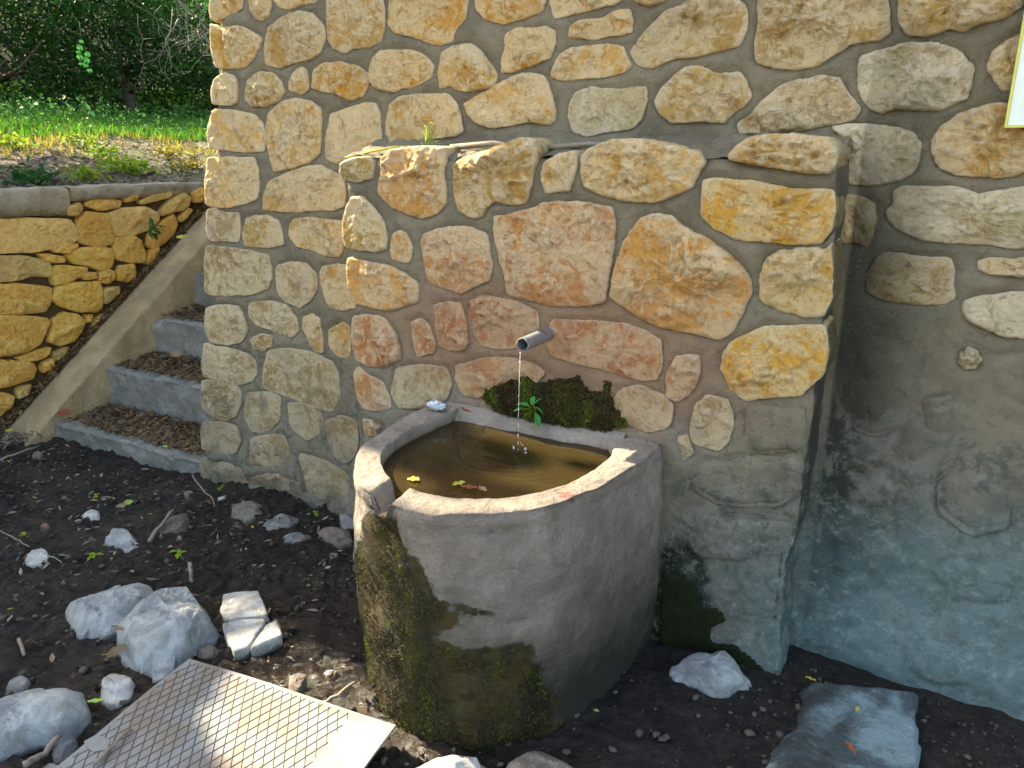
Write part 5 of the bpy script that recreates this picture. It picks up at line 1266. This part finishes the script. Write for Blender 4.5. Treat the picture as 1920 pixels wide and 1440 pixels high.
# bright clumps of small plants on the path
clumps = [(125, 215, 'pale yellow weed clump near the left edge of the hillside path'), (195, 290, 'lime weed clump in the middle of the hillside path'), (165, 330, 'bright green weed clump just behind the wall capping'), (222, 312, 'lime weed clump right of the bright green one behind the capping'), (258, 316, 'broad lime weed clump behind the capping near the wall end'), (355, 308, 'orange-yellow weed clump close to the wall corner'), (320, 285, 'olive weed clump left of the orange-yellow one'), (375, 245, 'yellow weed clump touching the wall corner'), (60, 335, 'dark green weed clump at the left behind the capping'), (28, 268, 'small yellow weed clump at the far left of the hillside path'), (155, 265, 'drooping weed beside the white leaves on the hillside path')]
def hill_hit(px, py):
    d = ray(px, py); t = 4.0
    while t < 30:
        p = CAM + d * t
        if p[0] < -4.76 and p[2] < float(hill_z(np.array([p[0]]), np.array([p[1]]))[0]): return p
        t += .02
    return CAM + d * 6
for k, (x, y, lab) in enumerate(clumps):
    p = hill_hit(x, y + 12); e = empty('weed_clump', tuple(p), lab, 'plant', 'weed clumps on the hillside path'); rg = np.random.default_rng(900 + k)
    n = 110; C = p + rg.normal(0, 1, (n, 3)) * np.array([.07, .07, .03]) + np.array([0, 0, .06]); V, F = leaf_mesh(C, rg.normal(0, .6, (n, 3)) + np.array([0, 0, .8]), rg.uniform(.03, .065, n), rg.uniform(.02, .035, n), rg)
    mt = {5: 'grass_dry', 6: 'grass_dry', 7: 'leaf_bright', 8: 'leaf_mid'}.get(k, 'leaf_bright')
    tag(mesh('foliage', V, F, M[mt], e), kind='stuff')

# ------------------------------------------------------------------ trees and bushes beyond
def tree(x, y, hgt, crx, crz, zc, n, mat, label, seed, name='tree', cat='tree', leaf=(.05, .12), group='trees and bushes on the dark slope', lean=(0, 0), blocks=None, z0=None, shape=None, trunk=.12):
    rg = np.random.default_rng(seed)
    z0 = float(hill_z(np.array([x]), np.array([y]))[0]) if z0 is None else z0
    e = empty(name, (x, y, z0), label, cat, group); a = Acc()
    top = Vector((x + lean[0], y + lean[1], z0 + zc))
    tr = [Vector((x, y, z0 - .15)).lerp(top, f) + Vector((.12 * math.sin(f * 5 + seed), .12 * math.cos(f * 4 + seed), 0)) * f for f in np.linspace(0, 1, 8)]
    a.tube(tr, list(np.linspace(trunk, trunk * .45, 8)), 9)
    cl = []
    for k in range(16):
        f = rg.uniform(.3, 1); b0 = tr[min(7, int(f * 7))]; d = rg.normal(0, 1, 3); d /= np.linalg.norm(d); end = np.array(top) + d * np.array([crx, crx, crz]) * rg.uniform(.5, .95)
        mid_ = (np.array(b0) + end) / 2 + rg.normal(0, .12, 3); a.tube([b0, tuple(mid_), tuple(end)], [trunk * .35, trunk * .2, trunk * .07], 6); cl.append(end)
    a.build('trunk', M['bark'], e)
    for k in range(34):
        d = rg.normal(0, 1, 3); d /= np.linalg.norm(d); cl.append(np.array(top) + d * np.array([crx, crx, crz]) * rg.uniform(.2, 1) ** .5)
    cl = np.array(cl); ci = rg.integers(0, len(cl), n); spread = min(crx, crz) * .22
    C = cl[ci] + rg.normal(0, 1, (n, 3)) * spread
    if blocks is not None: C = C[blocks(C)]
    V, F = leaf_mesh(C, rg.normal(0, .8, (len(C), 3)) + np.array([0, 0, .6]), rg.uniform(*leaf, len(C)), rg.uniform(leaf[0] * .5, leaf[1] * .5, len(C)), rg)
    mesh('crown', V, F, M[mat], e); return e
# camera looks left-back: direction about (-.85,.55); slope beyond dx>7
tree(-12.6, 4.6, 0, 1.7, 1.15, 1.15, 5200, 'leaf_dark', 'dark leafy tree at the left of the slope, upper left corner of the photo', 51)
tree(-12.2, 6.6, 0, 1.6, 1.15, 1.15, 5200, 'leaf_dark', 'dark leafy tree behind the hanging round-leaved shoot', 52)
tree(-11.8, 8.4, 0, 1.6, 1.1, 1.15, 5200, 'leaf_mid', 'green leafy tree above the bare tangled branches', 53)
tree(-11.6, 10.2, 0, 1.5, 1.15, 1.15, 5200, 'leaf_dark', 'dark leafy tree next to the top of the wall corner', 54)
tree(-13.0, 2.6, 0, 1.7, 1.15, 1.15, 3500, 'leaf_dark', 'dark leafy tree at the very left edge of the photo', 55)
tree(-15.0, 6.0, 0, 2.2, 1.3, 1.6, 9000, 'leaf_dark', 'taller dark tree behind the first row, left of the middle', 56)
tree(-14.6, 9.6, 0, 2.2, 1.3, 1.6, 9000, 'leaf_dark', 'taller dark tree behind the first row, right of the middle', 57)
tree(-14.8, 13.0, 0, 2.4, 1.4, 1.6, 7000, 'leaf_dark', 'taller dark tree behind the first row, nearest the wall', 58)
tree(-12.3, 5.5, 0, .8, .55, .5, 2000, 'leaf_mid', 'low bluish green bush at the left end of the grass', 59, 'bush', 'bush', (.04, .09), trunk=.03)
tree(-11.5, 7.6, 0, .8, .5, .45, 1800, 'leaf_dark', 'low dark bush under the hanging shoot', 60, 'bush', 'bush', (.04, .09), trunk=.03)
tree(-10.6, 9.2, 0, .8, .5, .45, 1800, 'leaf_mid', 'low green bush by the wall corner', 64, 'bush', 'bush', (.04, .09), trunk=.03)
# bare tangled branches
p = CAM + ray(355, 95) * 9.8; e = empty('bare_shrub', tuple(p - [0, 0, .9]), 'tangle of bare grey branches hanging in front of the dark slope beside the wall', 'shrub'); rg = np.random.default_rng(77)
M['greytwig'] = plain('grey_branch', (.16, .16, .15), .9, .2, .3, 20, .2)
for k in range(16):
    st = np.array(p) + rg.normal(0, 1, 3) * np.array([.25, .25, .1]) + [0, 0, .45]; pts = [st]; d = rg.normal(0, .6, 3) + np.array([0, 0, -1])
    for j in range(7): d = d + rg.normal(0, .5, 3); d /= np.linalg.norm(d); pts.append(pts[-1] + d * .15)
    a = Acc(); r0 = .012 if k < 3 else .004; a.tube(pts, list(np.linspace(r0, .002, len(pts))), 5)
    for j in (2, 4): 
        d2 = rg.normal(0, 1, 3); a.tube([pts[j], pts[j] + d2 * .12, pts[j] + d2 * .2 + rg.normal(0, .05, 3)], [.003, .002, .0015], 4)
    a.build('branch', M['greytwig'], e)
# hanging shoot with round leaves
p = CAM + ray(155, 85) * 8.8; e = empty('hanging_shoot', tuple(p), 'single hanging shoot of round light green leaves against the dark trees', 'plant')
a = Acc(); a.tube([p + [0, 0, .25], p + [0, 0, .1], p + [.03, 0, -.1], p + [.08, .02, -.32]], [.004, .004, .003, .002], 5); a.build('stem', M['leaf_mid'], e)
for k, (x, y, s_) in enumerate(((151, 90, 1), (151, 107, 1.1), (165, 102, 1), (163, 113, 1.2), (161, 122, .9), (169, 132, .8), (153, 120, .6), (148, 98, .6), (154, 78, .7))):
    q = CAM + ray(x, y) * 8.75; V = []; 
    for r_ in (0, .5, 1):
        for t in range(10): V.append(tuple(q + np.array([.85 * math.cos(t * .628), .5 * math.cos(t * .628), 1.25 * math.sin(t * .628)]) * .030 * s_ * r_ + np.array([0, -.01, 0]) * r_ * (t % 3)))
    F = [(r_ * 10 + t, r_ * 10 + (t + 1) % 10, r_ * 10 + 10 + (t + 1) % 10, r_ * 10 + 10 + t) for r_ in (0, 1) for t in range(10)]
    mesh('leaf', V, F, M['plant'], e, True, tuple(q))
# unseen shade trees added at left, crowns opened to leave chosen sun patches
LIT = []                      # (point, radius): where the sun gets through
def lit(px, py, axis, val, r): LIT.append((onplane(px, py, axis, val), r))
lit(675, 878, 2, ZR, .055); lit(700, 875, 2, ZR, .03); lit(1135, 893, 2, ZR, .045); lit(1095, 905, 2, ZR, .035); lit(1160, 890, 2, ZR, .02)
lit(650, 420, 1, .02, .07); lit(648, 450, 1, .05, .05); lit(655, 340, 1, .02, .03); lit(775, 283, 1, .02, .06); lit(730, 292, 1, .02, .05); lit(820, 280, 1, .02, .05); lit(880, 292, 1, .02, .03)
for x_, y_ in ((780, 940), (830, 948), (880, 951), (930, 951), (980, 946), (1030, 935)): lit(x_, y_, 2, ZR, -.015)
for (x, y, r) in ((560, 1340, .07), (620, 1360, .09), (660, 1400, .09), (560, 1400, .09), (600, 1300, .05), (520, 1300, .04), (700, 1350, .05), (480, 1370, .04), (470, 1190, .05), (450, 1180, .045), (500, 1185, .04), (455, 1130, .02), (780, 1435, .04), (850, 1430, .05), (600, 1230, .02), (640, 1290, .025)): lit(x, y, 2, .05, r)
for (x, y, r) in ((405, 720, .0), (394, 60, .06), (392, 250, .05), (388, 330, .04), (387, 395, .03)): lit(x, y, 1, YW + .05, r)
for x_, y_ in ((1010, 905), (1060, 895), (960, 915)): lit(x_, y_, 2, .60, -.03)
def gaps(C):
    keep = np.ones(len(C), bool)
    for p, r in LIT:
        if r == 0: continue
        d = C - p; t = d @ sdir; dist = np.linalg.norm(d - t[:, None] * sdir, axis=1); keep &= dist > r + .095
    return keep
def shade(cx, cy, cz, rx, ry, rz, n, seed, label, base):
    rg = np.random.default_rng(seed); e = empty('tree', base, label, 'tree', 'shade trees added outside the view'); a = Acc(); c = np.array([cx, cy, cz])
    b0 = np.array(base); tt = c + np.array([-.4, -1.9, -.7]); tr = [b0 + (tt - b0) * f + np.array([.15 * math.sin(f * 6), .1 * math.cos(f * 5), 0]) for f in np.linspace(0, 1, 9)]; a.tube(tr, list(np.linspace(.2, .07, 9)), 10); cl = []
    for k in range(60):
        d = rg.normal(0, 1, 3); d /= np.linalg.norm(d); cl.append(c + d * np.array([rx, ry, rz]) * rg.uniform(.1, 1) ** .45)
        if k < 18 and gaps(np.linspace(tr[5 + k % 4], cl[-1], 6)).all(): a.tube([tuple(tr[5 + k % 4]), tuple((tr[5 + k % 4] + cl[-1]) / 2 + [0, 0, .2]), tuple(cl[-1])], [.05, .035, .012], 6)
    a.build('trunk', M['bark'], e); cl = np.array(cl); C = cl[rg.integers(0, len(cl), n)] + rg.normal(0, 1, (n, 3)) * .42; C = C[gaps(C)]
    V, F = leaf_mesh(C, rg.normal(0, .7, (len(C), 3)) + sdir * .6, rg.uniform(.10, .17, len(C)), rg.uniform(.06, .10, len(C)), rg); mesh('crown', V, F, M['leaf_mid'], e)
def spot(x, y, z, dist): return tuple(np.array([x, y, z]) + sdir * dist)
cA = spot(-2.6, -.4, .9, 6.6); cB = spot(-.9, -.6, .8, 7.6); cC = spot(-3.6, 1.4, 1.2, 7.2)
shade(*cA, 2.0, 2.2, 1.5, 15000, 201, 'broad shade tree up the slope to the left, added outside the view, crown opened for sun patches', (-7.6, -1.6, 1.5))
shade(*cB, 2.0, 2.2, 1.5, 15000, 202, 'second shade tree to the left, added outside the view, crown opened for sun patches', (-8.6, -2.4, 1.6))
shade(*cC, 1.6, 1.6, 1.3, 7000, 203, 'third shade tree to the left, added outside the view, crown opened for sun patches', (-10.5, -1.0, 1.8))
